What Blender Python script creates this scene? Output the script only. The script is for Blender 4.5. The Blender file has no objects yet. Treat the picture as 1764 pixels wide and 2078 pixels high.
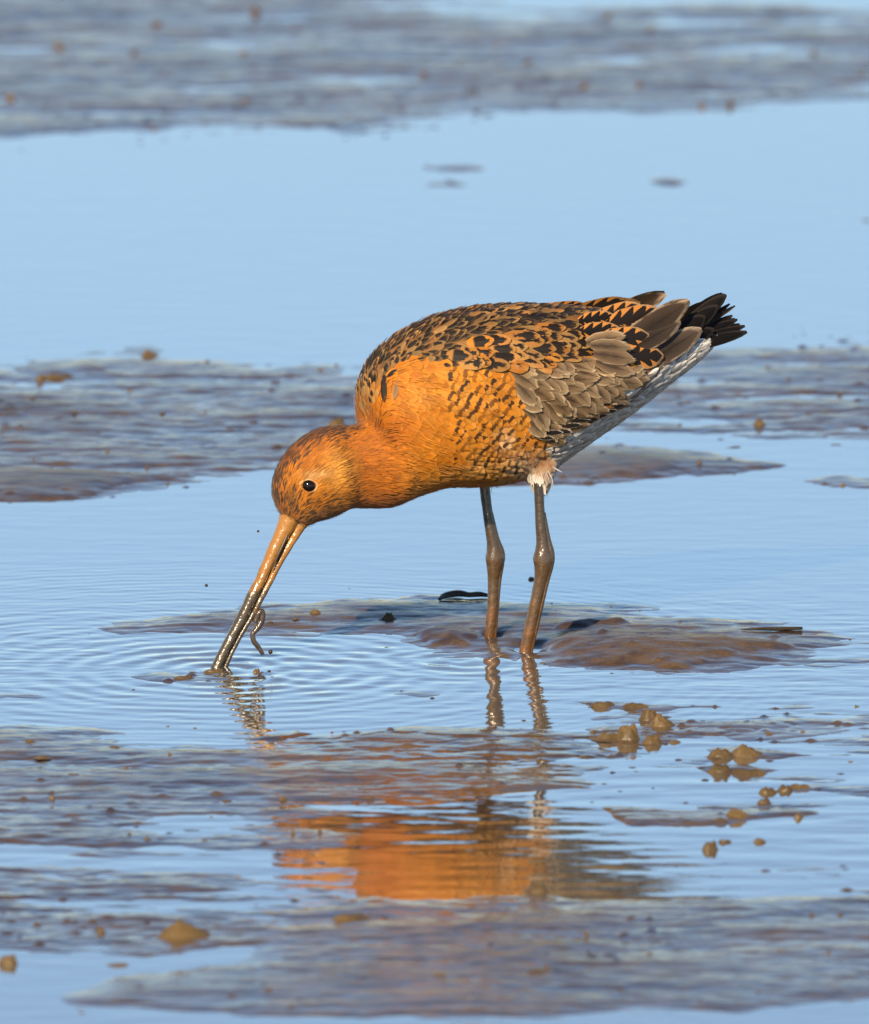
import bpy, bmesh, math, random
import numpy as np
from mathutils import Vector, Matrix
from mathutils.bvhtree import BVHTree

random.seed(7); rng = np.random.default_rng(7)
SC = bpy.context.scene
COL = SC.collection

# ------------------------------------------------------------------ camera
PW, PH = 1764.0, 2078.0            # pixel grid the photograph was measured in
D = 10.0                           # metres from the lens to the bird's feet
ALPHA = math.radians(10.0)         # how steeply the lens looks down at the feet
PXM = 3312.0                       # pixels per metre at the feet
FPX = PXM * D
CAM = Vector((0.0, -D*math.cos(ALPHA), D*math.sin(ALPHA)))
PITCH = ALPHA - math.atan((1310-PH/2)/FPX)     # downward pitch of the optical axis
cam_d = bpy.data.cameras.new('camera'); cam = bpy.data.objects.new('camera', cam_d); COL.objects.link(cam)
cam.location = CAM
cam.rotation_euler = (math.pi/2 - PITCH, 0, 0)
cam_d.sensor_fit = 'HORIZONTAL'; cam_d.sensor_width = 36.0
cam_d.lens = 36.0*FPX/PW
cam_d.clip_start = 0.1; cam_d.clip_end = 6000.0
cam_d.dof.use_dof = True; cam_d.dof.focus_distance = D-0.03
cam_d.dof.aperture_fstop = 19.0
SC.camera = cam

# ------------------------------------------------------------------ sky, sun, exposure
SUN_EL = math.radians(32.0); SUN_AZ = math.radians(19.0)     # behind the lens, off to the left
sun_dir = Vector((-math.sin(SUN_AZ)*math.cos(SUN_EL), -math.cos(SUN_AZ)*math.cos(SUN_EL), math.sin(SUN_EL)))
world = bpy.data.worlds.new("World"); SC.world = world; world.use_nodes = True
wn = world.node_tree; wn.nodes.clear()
sky = wn.nodes.new('ShaderNodeTexSky'); sky.sky_type = 'NISHITA'; sky.sun_disc = False
sky.sun_elevation = SUN_EL; sky.sun_rotation = math.pi - SUN_AZ
sky.altitude = 0; sky.air_density = 1.0; sky.dust_density = 0.0; sky.ozone_density = 3.1
bg = wn.nodes.new('ShaderNodeBackground'); bg.inputs['Strength'].default_value = 0.077
wo = wn.nodes.new('ShaderNodeOutputWorld')
wn.links.new(sky.outputs[0], bg.inputs[0]); wn.links.new(bg.outputs[0], wo.inputs[0])
sun_l = bpy.data.lights.new('sun', 'SUN'); sun_l.energy = 4.8; sun_l.angle = math.radians(0.53); sun_l.color = (1.0, 0.80, 0.54)
sun_o = bpy.data.objects.new('sun', sun_l); COL.objects.link(sun_o)
sun_o.rotation_euler = (-sun_dir).to_track_quat('-Z', 'Y').to_euler(); sun_o.location = sun_dir*20
SC.view_settings.view_transform = 'Standard'; SC.view_settings.look = 'None'
SC.view_settings.exposure = 0.66; SC.view_settings.gamma = 1.0; SC.view_settings.use_curve_mapping = False
SC.cycles.max_bounces = 6; SC.cycles.glossy_bounces = 3; SC.cycles.diffuse_bounces = 3
SC.cycles.caustics_reflective = False; SC.cycles.caustics_refractive = False

# ------------------------------------------------------------------ pixel <-> place
FWD = Vector((0, math.cos(PITCH), -math.sin(PITCH))); UPV = Vector((0, math.sin(PITCH), math.cos(PITCH)))
def ray(px, py):
    return (FWD + Vector((1, 0, 0))*((px-PW/2)/FPX) - UPV*((py-PH/2)/FPX)).normalized()
def ground(px, py, z=0.0):
    d = ray(px, py); return CAM + d*((z-CAM.z)/d.z)
def onY(px, py, Y):
    d = ray(px, py); return CAM + d*((Y-CAM.y)/d.y)
def project(p):
    v = p-CAM; f = v.dot(FWD)
    return (PW/2 + v.x/f*FPX, PH/2 - v.dot(UPV)/f*FPX)

# ------------------------------------------------------------------ node helpers
class E:
    """socket wrapper so that shader maths reads as maths"""
    def __init__(s, nt, v): s.nt = nt; s.v = v
    def _op(s, op, *o, clamp=False):
        n = s.nt.nodes.new('ShaderNodeMath'); n.operation = op; n.use_clamp = clamp
        for i, a in enumerate((s,)+o):
            a = a.v if isinstance(a, E) else a
            if isinstance(a, (int, float)): n.inputs[i].default_value = a
            else: s.nt.links.new(a, n.inputs[i])
        return E(s.nt, n.outputs[0])
    def __add__(s, o): return s._op('ADD', o)
    def __sub__(s, o): return s._op('SUBTRACT', o)
    def __mul__(s, o): return s._op('MULTIPLY', o)
    __radd__ = __add__; __rmul__ = __mul__
    def __rsub__(s, o): return (s*-1.0)+o
    def abs(s): return s._op('ABSOLUTE')
    def sin(s): return s._op('SINE')
    def frac(s): return s._op('FRACT')
    def pow(s, o): return s._op('POWER', o)
    def max(s, o): return s._op('MAXIMUM', o)
    def min(s, o): return s._op('MINIMUM', o)
    def sqrt(s): return s._op('SQRT')
    def step(s, a, b):
        n = s.nt.nodes.new('ShaderNodeMapRange'); n.interpolation_type = 'SMOOTHSTEP'
        s.nt.links.new(s.v, n.inputs['Value'])
        n.inputs['From Min'].default_value = a; n.inputs['From Max'].default_value = b
        return E(s.nt, n.outputs[0])
def new_mat(name):
    m = bpy.data.materials.new(name); m.use_nodes = True; nt = m.node_tree
    b = nt.nodes['Principled BSDF']; return m, nt, b
def noise(nt, vec, scale, detail=3, rough=.55, dist=0.0):
    n = nt.nodes.new('ShaderNodeTexNoise'); n.inputs['Scale'].default_value = scale
    n.inputs['Detail'].default_value = detail; n.inputs['Roughness'].default_value = rough; n.inputs['Distortion'].default_value = dist
    if vec is not None: nt.links.new(vec, n.inputs['Vector'])
    return E(nt, n.outputs['Fac'])
def mapping(nt, vec, scale=(1,1,1), loc=(0,0,0), rot=(0,0,0)):
    n = nt.nodes.new('ShaderNodeMapping'); n.inputs['Scale'].default_value = scale
    n.inputs['Location'].default_value = loc; n.inputs['Rotation'].default_value = rot
    nt.links.new(vec, n.inputs['Vector']); return n.outputs[0]
def mix(nt, fac, a, b, mode='MIX'):
    n = nt.nodes.new('ShaderNodeMix'); n.data_type = 'RGBA'; n.blend_type = mode
    f = fac.v if isinstance(fac, E) else fac
    if isinstance(f, (int, float)): n.inputs[0].default_value = f
    else: nt.links.new(f, n.inputs[0])
    for i, c in ((6, a), (7, b)):
        if isinstance(c, tuple): n.inputs[i].default_value = (c[0], c[1], c[2], 1)
        else: nt.links.new(c, n.inputs[i])
    return n.outputs[2]
def bump(nt, h, strength=.5, dist=.001, normal=None):
    n = nt.nodes.new('ShaderNodeBump'); n.inputs['Strength'].default_value = strength; n.inputs['Distance'].default_value = dist
    nt.links.new(h.v, n.inputs['Height'])
    if normal is not None: nt.links.new(normal, n.inputs['Normal'])
    return n.outputs[0]
def objcoord(nt): return nt.nodes.new('ShaderNodeTexCoord').outputs['Object']
def poscoord(nt): return nt.nodes.new('ShaderNodeNewGeometry').outputs['Position']
def attr(nt, name):
    n = nt.nodes.new('ShaderNodeAttribute'); n.attribute_name = name; return n

# ------------------------------------------------------------------ mud and water materials
def mud_material(name, c1, c2, rough=(.06, .24), film=1.8, dry=(.0002, .0048, .40), bumps=1.0):
    """silt with a film of water on it: the film thins where the mud stands higher"""
    m = bpy.data.materials.new(name); m.use_nodes = True; nt = m.node_tree; nt.nodes.clear()
    out = nt.nodes.new('ShaderNodeOutputMaterial'); pos = poscoord(nt)
    n1 = noise(nt, pos, 9, 4); n2 = noise(nt, pos, 75, 4, .6); n3 = noise(nt, pos, 520, 3, .6)
    col = mix(nt, (n1*.5+n2*.5).step(.38, .62), c1, c2)
    col = mix(nt, n3.step(.5, .75)*.45, col, tuple(x*.35 for x in c1))
    h = noise(nt, mapping(nt, pos, (.5, 1.3, 1)), 150, 4, .55)
    h2 = noise(nt, pos, 800, 2, .5)
    hw = noise(nt, mapping(nt, pos, (40, 120, 40)), 1.0, 4, .55, .5)
    sp = nt.nodes.new('ShaderNodeSeparateXYZ'); nt.links.new(pos, sp.inputs[0])
    zz = E(nt, sp.outputs[2])+(n2-.5)*.0022
    proud = zz.step(.0001, .0022)
    nrm = bump(nt, (h*.45+h2*.10+hw)*(proud*.75+.25), .42*bumps, .0011)
    dif = nt.nodes.new('ShaderNodeBsdfDiffuse'); nt.links.new(col, dif.inputs['Color']); nt.links.new(bump(nt, h+h2*.6, .7, .0014), dif.inputs['Normal'])
    gl = nt.nodes.new('ShaderNodeBsdfGlossy'); gl.inputs['Color'].default_value = (1, 1, 1, 1)
    r = noise(nt, pos, 33, 3).step(.35, .7)*(rough[1]-rough[0])*(proud*.8+.2) + rough[0]
    nt.links.new(r.v, gl.inputs['Roughness']); nt.links.new(nrm, gl.inputs['Normal'])
    fr = nt.nodes.new('ShaderNodeFresnel'); fr.inputs['IOR'].default_value = 1.36; nt.links.new(nrm, fr.inputs['Normal'])
    wet = 1-zz.step(dry[0], dry[1])*(1-dry[2])
    fac = ((E(nt, fr.outputs[0])*film).min(.50))*wet
    mx = nt.nodes.new('ShaderNodeMixShader'); nt.links.new(fac.v, mx.inputs[0])
    nt.links.new(dif.outputs[0], mx.inputs[1]); nt.links.new(gl.outputs[0], mx.inputs[2]); nt.links.new(mx.outputs[0], out.inputs[0])
    return m
M_MUD = mud_material('wet_mud', (.048, .031, .028), (.115, .074, .037))
M_CLOD = mud_material('clod_mud', (.078, .053, .027), (.135, .089, .040), rough=(.35, .6), film=.8, bumps=1.3)
M_DARKMUD = mud_material('dark_mud', (.03, .024, .016), (.06, .045, .028), rough=(.08, .2), film=1.4)

def water_material():
    m = bpy.data.materials.new('silty_water'); m.use_nodes = True; nt = m.node_tree
    nt.nodes.clear(); out = nt.nodes.new('ShaderNodeOutputMaterial')
    pos = poscoord(nt)
    w = noise(nt, mapping(nt, pos, (1, 2.2, 1)), 26, 3, .5)
    w2 = noise(nt, mapping(nt, pos, (1, 2.0, 1)), 110, 2, .5)
    nrm = bump(nt, w+w2*.15, .055, .0035)
    dif = nt.nodes.new('ShaderNodeBsdfDiffuse'); dif.inputs['Color'].default_value = (.10, .085, .065, 1)
    gl = nt.nodes.new('ShaderNodeBsdfGlossy'); gl.inputs['Roughness'].default_value = .035; gl.inputs['Color'].default_value = (1, 1, 1, 1)
    nt.links.new(nrm, gl.inputs['Normal'])
    fr = nt.nodes.new('ShaderNodeFresnel'); fr.inputs['IOR'].default_value = 1.36; nt.links.new(nrm, fr.inputs['Normal'])
    fac = (E(nt, fr.outputs[0])*2.25).min(.79)
    mx = nt.nodes.new('ShaderNodeMixShader'); nt.links.new(fac.v, mx.inputs[0])
    nt.links.new(dif.outputs[0], mx.inputs[1]); nt.links.new(gl.outputs[0], mx.inputs[2]); nt.links.new(mx.outputs[0], out.inputs[0])
    return m
M_WATER = water_material()

# ------------------------------------------------------------------ numpy noise, mesh building
def pnoise(x, y, seed=0):
    xi = np.floor(x).astype(np.int64); yi = np.floor(y).astype(np.int64); xf = x-xi; yf = y-yi
    def g(ix, iy, dx, dy):
        h = (ix*374761393 + iy*668265263 + seed*1442695041) & 0xFFFFFFFF
        h = ((h ^ (h >> 13))*1274126177) & 0xFFFFFFFF
        a = ((h ^ (h >> 16)) & 0xFFFF)*(2*math.pi/65536.0)
        return np.cos(a)*dx + np.sin(a)*dy
    u = xf*xf*xf*(xf*(xf*6-15)+10); v = yf*yf*yf*(yf*(yf*6-15)+10)
    n00 = g(xi, yi, xf, yf); n10 = g(xi+1, yi, xf-1, yf); n01 = g(xi, yi+1, xf, yf-1); n11 = g(xi+1, yi+1, xf-1, yf-1)
    return 1.5*((n00*(1-u)+n10*u)*(1-v) + (n01*(1-u)+n11*u)*v)
def fbm(x, y, octs, seed=0, gain=.55):
    s = np.zeros_like(x); a = 1.0; f = 1.0
    for k in range(octs):
        s += a*pnoise(x*f+17.3*k, y*f-9.1*k, seed+k); a *= gain; f *= 2.03
    return s
def mesh_from(name, verts, faces, smooth=True):
    me = bpy.data.meshes.new(name)
    verts = np.asarray(verts, dtype=np.float32); faces = np.asarray(faces, dtype=np.int32)
    k = faces.shape[1]
    me.vertices.add(len(verts)); me.vertices.foreach_set('co', verts.ravel())
    me.loops.add(faces.size); me.loops.foreach_set('vertex_index', faces.ravel())
    me.polygons.add(len(faces)); me.polygons.foreach_set('loop_start', np.arange(0, faces.size, k, dtype=np.int32))
    me.polygons.foreach_set('loop_total', np.full(len(faces), k, dtype=np.int32))
    me.polygons.foreach_set('use_smooth', np.full(len(faces), smooth, dtype=bool))
    me.update(calc_edges=True); me.validate()
    return me
def link(name, me, mat=None, parent=None):
    o = bpy.data.objects.new(name, me); COL.objects.link(o)
    if mat is not None and not me.materials: me.materials.append(mat)
    if parent is not None: o.parent = parent
    return o
def tag(o, label=None, cat=None, group=None, kind=None):
    if label: o['label'] = label
    if cat: o['category'] = cat
    if group: o['group'] = group
    if kind: o['kind'] = kind
    return o
def grid_faces(nx, ny):
    i = np.arange((ny-1)*(nx-1)); r = i//(nx-1); c = i % (nx-1); a = r*nx+c
    return np.stack([a, a+1, a+nx+1, a+nx], 1)

# ------------------------------------------------------------------ relief of the mudflat
ASP = 5.0                         # image rows stand for about five times as much ground as columns
def sdf(px, py, poly):
    """signed distance (inside positive) in column pixels"""
    P = np.array(poly, float); P[:, 1] *= ASP; y = py*ASP
    d2 = np.full(px.shape, 1e18); inside = np.zeros(px.shape, bool)
    for i in range(len(P)):
        a = P[i-1]; b = P[i]; e = b-a; wx = px-a[0]; wy = y-a[1]
        t = np.clip((wx*e[0]+wy*e[1])/(e@e+1e-9), 0, 1)
        d2 = np.minimum(d2, (wx-e[0]*t)**2+(wy-e[1]*t)**2)
        c = ((a[1] > y) != (b[1] > y))
        with np.errstate(divide='ignore', invalid='ignore'):
            xx = a[0]+(y-a[1])/(b[1]-a[1]+1e-12)*e[0]
        inside ^= c & (px < xx)
    d = np.sqrt(d2); return np.where(inside, d, -d)
def ell(cx, cy, rx, ry, n=14):
    return [(cx+rx*math.cos(2*math.pi*k/n), cy+ry*math.sin(2*math.pi*k/n)) for k in range(n)]
# outline in photo pixels, height (mm), shoulder (px), roughness (mm), additive?
BANKS = [
 ([(-500,-60),(300,-80),(900,-10),(1050,16),(1500,8),(1764,30),(2300,40),(2300,185),(1764,199),(1500,212),(1300,222),(1000,226),(900,238),(820,254),(700,266),(600,262),(500,261),(300,262),(100,272),(0,276),(-500,290)], 1.2, 260, 1.1),
 ([(-60,240),(150,236),(420,246),(320,262),(0,274),(-60,278)], 2.2, 60, .4),
 ([(480,250),(620,238),(760,236),(830,246),(700,265),(560,261)], 2.2, 50, .4),
 ([(900,196),(1200,204),(1500,190),(2000,176),(2000,190),(1764,199),(1400,216),(1000,224)], 1.6, 60, .4),
 ([(-400,745),(0,740),(60,729),(150,725),(200,713),(260,709),(330,715),(420,721),(520,731),(640,743),(760,748),(900,770),(900,900),(760,935),(700,945),(600,952),(500,962),(400,974),(300,990),(200,1006),(100,1016),(0,1019),(-400,1035)], 1.4, 160, 1.1),
 ([(-200,962),(40,948),(180,952),(330,962),(420,966),(300,987),(200,1004),(100,1014),(0,1018),(-200,1024)], 4.5, 70, .6),
 ([(20,748),(130,742),(180,735),(230,752),(140,765),(60,770)], 2.5, 40, .5), ([(380,766),(520,756),(640,762),(540,778),(420,778)], 2.2, 40, .5),
 ([(1130,800),(1250,765),(1350,736),(1500,712),(1600,701),(1700,693),(2300,676),(2300,915),(1764,899),(1600,893),(1450,886),(1300,873),(1200,866),(1120,852)], 1.1, 220, 1.1),
 ([(1460,728),(1560,716),(1700,712),(1900,716),(1800,726),(1560,732)], 1.8, 40, .4),
 ([(980,904),(1250,903),(1400,914),(1500,930),(1615,943),(1590,949),(1500,955),(1420,965),(1300,972),(1200,978),(980,984)], 2.6, 80, .7),
 ([(990,922),(1200,918),(1400,930),(1460,945),(1400,962),(1250,974),(990,980)], 4.4, 70, .5),
 ([(1650,977),(1700,969),(1764,973),(2000,975),(2000,992),(1700,987)], .9, 40, .6),
 ([(225,1276),(300,1262),(400,1243),(500,1228),(620,1226),(800,1212),(900,1208),(1000,1207),(1100,1210),(1250,1224),(1450,1245),(1600,1268),(1690,1288),(1730,1304),(1690,1322),(1640,1334),(1560,1350),(1450,1362),(1300,1370),(1200,1358),(1060,1334),(960,1332),(880,1318),(800,1300),(640,1292),(400,1290),(260,1283)], 3.0, 200, 1.0),
 ([(820,1290),(870,1276),(950,1282),(985,1296),(960,1316),(880,1312)], 7.5, 60, .5),
 ([(1090,1316),(1130,1290),(1230,1280),(1380,1286),(1520,1300),(1640,1316),(1500,1340),(1380,1360),(1250,1356),(1150,1340)], 9.5, 140, 1.1),
 ([(960,1330),(1000,1308),(1060,1312),(1075,1326),(1040,1342)], 3.0, 60, .3),
 ([(1120,1290),(1170,1266),(1270,1262),(1300,1272),(1200,1284)], 9.5, 70, .5),
 ([(-500,1478),(0,1470),(150,1482),(300,1502),(520,1506),(700,1497),(860,1482),(1000,1478),(1180,1492),(1235,1520),(1225,1570),(1180,1600),(1100,1618),(900,1636),(740,1640),(560,1628),(400,1640),(200,1664),(0,1640),(-500,1640)], 1.5, 170, .95),
 ([(380,1600),(640,1610),(700,1650),(690,1735),(600,1748),(420,1735),(360,1680)], .55, 90, .9),
 ([(-300,1566),(100,1570),(250,1588),(150,1602),(-300,1602)], 1.8, 60, .5),
 ([(-400,1640),(300,1640),(560,1640),(650,1680),(560,1712),(200,1716),(-400,1700)], .45, 120, 1.2),
 ([(-300,1762),(150,1766),(420,1776),(640,1800),(700,1834),(620,1900),(300,1936),(-300,1916)], .4, 120, 1.2),
 ([(560,1840),(760,1824),(1000,1822),(1200,1832),(1400,1822),(1764,1800),(2300,1800),(2300,2034),(1764,2022),(1500,2046),(1300,2040),(1100,2060),(900,2064),(600,2058),(520,1960),(540,1900)], 1.6, 200, .95),
 ([(130,2032),(240,1990),(420,1962),(600,1968),(900,1982),(1080,2000),(1000,2050),(700,2064),(350,2062),(180,2052)], 1.8, 120, .6),
 ([(1230,1640),(1480,1652),(1560,1640),(1640,1650),(1480,1664),(1300,1672)], .3, 60, .8),
 ([(1190,1446),(1500,1430),(1764,1420),(2200,1420),(2200,1640),(1764,1636),(1420,1640),(1240,1600)], -.35, 100, 1.05),
 ([(1180,1424),(1320,1432),(1450,1428),(1480,1436),(1300,1446),(1190,1434)], 1.6, 40, .5),
 ([(1180,1494),(1260,1486),(1330,1496),(1390,1504),(1300,1514),(1200,1504)], 1.8, 40, .4),
 ([(1420,1520),(1500,1512),(1640,1530),(1720,1532),(1560,1542),(1440,1538)], 2.0, 40, .4),
 ([(1420,1556),(1500,1552),(1580,1562),(1560,1574),(1460,1570)], 2.0, 40, .4),
 ([(1460,1492),(1620,1484),(1700,1492),(1620,1500),(1500,1502)], .5, 40, .7),
 ([(1560,1606),(1660,1592),(1764,1596),(1900,1606),(1700,1610)], 1.0, 40, .6),
 ([(640,1504),(780,1490),(960,1494),(1100,1498),(900,1512),(700,1514)], 1.6, 50, .5),
 ([(540,1500),(600,1484),(640,1490),(580,1506)], 1.6, 30, .3),
 ([(-100,1405),(90,1412),(160,1420),(40,1424),(-100,1420)], .2, 40, .8),
 ([(270,1372),(340,1364),(420,1370),(400,1384),(300,1384)], 1.0, 40, .5),
 ([(1660,1296),(1764,1302),(1900,1312),(1900,1322),(1740,1316)], .6, 40, .9), (ell(1700,1345,110,7), .3, 50, .9), (ell(860,1409,50,5), .9, 30, .4), (ell(915,340,70,8), 1.8, 40, .3), (ell(905,375,34,4), 1.2, 30, .3), (ell(1358,369,34,7), 2.0, 40, .2), (ell(1760,447,22,5), 1.6, 30, .2),
 (ell(1600,1285,60,5), 1.5, 30, .3), (ell(1480,1475,120,6), .1, 50, .8), (ell(1640,1560,120,10), -.1, 60, .9), (ell(1500,1440,200,8), .0, 60, .9),
 (ell(300,1735,170,7), 1.0, 50, .7), (ell(450,1880,60,5), .6, 40, .6), (ell(30,1660,120,6), .8, 50, .6), (ell(640,1620,120,8), 1.6, 50, .6),
 (ell(1300,1760,90,8), .0, 50, .8), (ell(1640,1770,120,8), .0, 60, .9),
]
def pix_of_ground(x, y):
    vy = y-CAM.y; vz = -CAM.z
    f = vy*FWD.y + vz*FWD.z; u = vy*UPV.y + vz*UPV.z
    return PW/2 + x/f*FPX, PH/2 - u/f*FPX
# pits the legs were pushed into: x, y, radius, depth
def relief(x, y, detail=True):
    px, py = pix_of_ground(x, y)
    shape = x.shape
    wob = 22*fbm(x*28, y*14, 3, 5)
    wobx = 30*fbm(x*22+5, y*12+3, 3, 9)
    h = np.full(shape, -4.0); na = np.zeros(shape)
    for poly, hp, L, r in BANKS:
        P = np.array(poly); mx = 160; my = 45
        sel = (px > P[:,0].min()-mx) & (px < P[:,0].max()+mx) & (py > P[:,1].min()-my) & (py < P[:,1].max()+my)
        if not sel.any(): continue
        d = sdf(px[sel]+wobx[sel]*.5, py[sel], poly) + wob[sel]
        slope = max(abs(hp), 1.0)/L
        hh = np.where(d > 0, hp*(1-np.exp(-np.maximum(d, 0)/L*1.6)), np.maximum(d*slope*1.3, -4))
        if hp < .5: hh = np.where(d > 0, hp, np.maximum(hp+d*.03, -4))
        w = np.clip((d+70)/90, 0, 1)
        cur = h[sel]; na_s = na[sel]
        up = hh > cur
        h[sel] = np.where(up, hh, cur)
        na[sel] = np.where(up, w*r, np.maximum(na_s, 0))
    # away from the measured ground the flat goes on as puddles and banks
    far = np.clip((np.abs(px-PW/2)-1300)/600, 0, 1)
    far = np.maximum(far, np.clip((-260-py)/200, 0, 1)); far = np.maximum(far, np.clip((py-2200)/200, 0, 1))
    gen = 3.2*fbm(x*1.3, y*.75, 4, 31) - .4
    h = h*(1-far)+gen*far; na = na*(1-far)+.9*far
    n = 1.15*fbm(x*9, y*28, 4, 50, .5) + .42*fbm(x*30, y*70, 3, 53, .5)
    rid = 1-np.abs(fbm(x*30, y*60, 3, 77, .5))*1.6
    h = h + na*(n*1.0 + .34*rid-.06 + 1.15*fbm(x*3.6, y*8.5, 2, 66))
    return h*.001
def spaced(lo, hi, step, far_to, growth=1.16):
    core = list(np.arange(lo, hi+step*.5, step)); s = step; a = core[0]; b = core[-1]; L = []; R = []
    while b < far_to: s *= growth; b += s; R.append(b)
    s = step
    while a > -far_to: s *= growth; a -= s; L.append(a)
    return np.array(L[::-1]+core+R)
def tensor(xs, ys, hfun):
    X, Y = np.meshgrid(xs, ys); Z = hfun(X, Y)
    return np.stack([X.ravel(), Y.ravel(), Z.ravel()], 1), grid_faces(len(xs), len(ys))

FOOT_N = onY(1066, 1321, -.019); FOOT_F = onY(993, 1299, .020)     # where the legs go into the mud
BILL_TIP = ground(446, 1360)
# little crumbs strewn over the banks, part of the ground itself
crumbs = []
cl_ = [(rng.uniform(-.36, .36), rng.uniform(-1.1, 2.5)) for _ in range(90)]
for k in range(1000):
    q_ = cl_[rng.integers(90)]; cx = q_[0]+rng.normal(0, .03); cy = q_[1]+rng.normal(0, .05)
    crumbs.append((cx, cy, rng.uniform(.0012, .0034)*(1+max(cy, 0)*.12), rng.uniform(.0005, .0018)))
xs = spaced(-.345, .345, .0017, 2500, 1.22)
ysa = np.concatenate([np.arange(-1.32, 1.0, .0026), np.arange(1.0, 3.1, .0046)])
tail = []; s = .0046; b = ysa[-1]
while b < 3000: s *= 1.22; b += s; tail.append(b)
front = []; s = .0026; a = ysa[0]
while a > -12: s *= 1.3; a -= s; front.append(a)
ys = np.concatenate([front[::-1], ysa, tail])
def mud_h(X, Y):
    H = relief(X, Y)
    for cx, cy, r, hh in crumbs:
        i0 = np.searchsorted(xs, cx-2.5*r); i1 = np.searchsorted(xs, cx+2.5*r)
        j0 = np.searchsorted(ys, cy-2.5*r); j1 = np.searchsorted(ys, cy+2.5*r)
        if i1 <= i0 or j1 <= j0: continue
        sub = H[j0:j1, i0:i1]
        if sub.mean() < -.0012: continue
        sub += hh*np.exp(-(((X[j0:j1, i0:i1]-cx)**2+(Y[j0:j1, i0:i1]-cy)**2)/r**2)**1.6)
    for p, r, dep in ((FOOT_N, .011, .005), (FOOT_F, .008, .003)):     # dents pressed in round the legs
        q = (X-p.x-.002)**2+((Y-p.y-.004)*.8)**2
        w = np.exp(-(q/r**2)**1.5); H[:] = H*(1-w)+(p.z-.001)*w
    # far-off the ground sinks gently below the water so nothing floats
    return H
v, f = tensor(xs, ys, mud_h)
mud_z = v[:, 2].reshape(len(ys), len(xs))
def mud_at(x, y):
    i = min(max(np.searchsorted(xs, x)-1, 0), len(xs)-2); j = min(max(np.searchsorted(ys, y)-1, 0), len(ys)-2)
    return float(mud_z[j, i])
mud = tag(link('mudflat', mesh_from('mudflat', v, f), M_MUD), 'wet brown tidal mud in low banks between sheets of water', None, kind='structure')

def water_h(X, Y):
    r = np.sqrt((X-BILL_TIP.x)**2+(Y-BILL_TIP.y)**2)+.004*fbm(X*22, Y*16, 2, 12)
    h = np.zeros_like(X)
    # rings spreading from the bill
    amp = .00042*np.exp(-r/.085)*(1+.5*pnoise(X*20, Y*14, 4))*np.clip(r/.012, 0, 1)
    h += amp*np.sin(2*math.pi*r/.0195+.6*pnoise(X*14, Y*9, 3))
    amp2 = .000035*(1+pnoise(X*8, Y*5, 6))*np.exp(-((r-.30)/.10)**2)
    h += amp2*np.sin(2*math.pi*r/.0125)
    # older rings from where it probed before, further right
    for (cx, cy, am, R, lam) in ((BILL_TIP.x+.055, BILL_TIP.y-.012, .00026, .07, .0225), (FOOT_F.x-.02, FOOT_F.y-.075, .00022, .05, .019), (BILL_TIP.x-.10, BILL_TIP.y+.10, .00005, .16, .012)):
        q = np.sqrt((X-cx)**2+(Y-cy)**2)+.007*fbm(X*18, Y*13, 2, 14)
        h += am*np.exp(-(q/R)**2)*np.sin(2*math.pi*q/lam)
    # wind wrinkles, stronger near the bird, fading over the still sheet behind
    near = np.exp(-((Y+.04)/.20)**2)
    fore = np.exp(-((Y+.55)/.40)**2)
    h += .00020*near*fbm(X*24, Y*60, 3, 91)
    h += .00020*fore*fbm(X*14, Y*46, 3, 95)
    h += .00003*fbm(X*9, Y*30, 2, 97)*np.exp(-(X/2)**2)*np.exp(-((Y-.6)/2)**2)
    return h
xw = spaced(-.33, .33, .0030, 2500, 1.3)
ysw = np.concatenate([np.arange(-1.3, -.35, .0045), np.arange(-.35, .45, .0023), np.arange(.45, 3.0, .009)])
tail = []; s = .009; b = ysw[-1]
while b < 3000: s *= 1.3; b += s; tail.append(b)
front = []; s = .0045; a = ysw[0]
while a > -12: s *= 1.4; a -= s; front.append(a)
yw = np.concatenate([front[::-1], ysw, tail])
v, f = tensor(xw, yw, water_h)
tag(link('water', mesh_from('water', v, f), M_WATER), 'shallow pale blue water lying between the mud banks', None, kind='structure')

# ================================================================== THE BIRD
KY = .42                                          # how much farther away the tail is than the head
AX0 = onY(1030, 1310, 0.0)
E1 = Vector((1, KY, 0)).normalized(); E2 = Vector((-E1.y, E1.x, 0)); EZ = Vector((0, 0, 1))
def mid(px, py):
    """photo pixel -> point in the bird's own middle plane"""
    d = ray(px, py); t = (AX0-CAM).dot(E2)/d.dot(E2); return CAM + d*t
def mirror(p):
    return p - E2*(2*(p-AX0).dot(E2))
bird = bpy.data.objects.new('wading_bird', None); COL.objects.link(bird)
bird.location = (0, 0, 0); bird.empty_display_size = .05
tag(bird, 'rust-orange long-billed wading bird with black and buff speckled back, probing the mud', 'bird')

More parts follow.
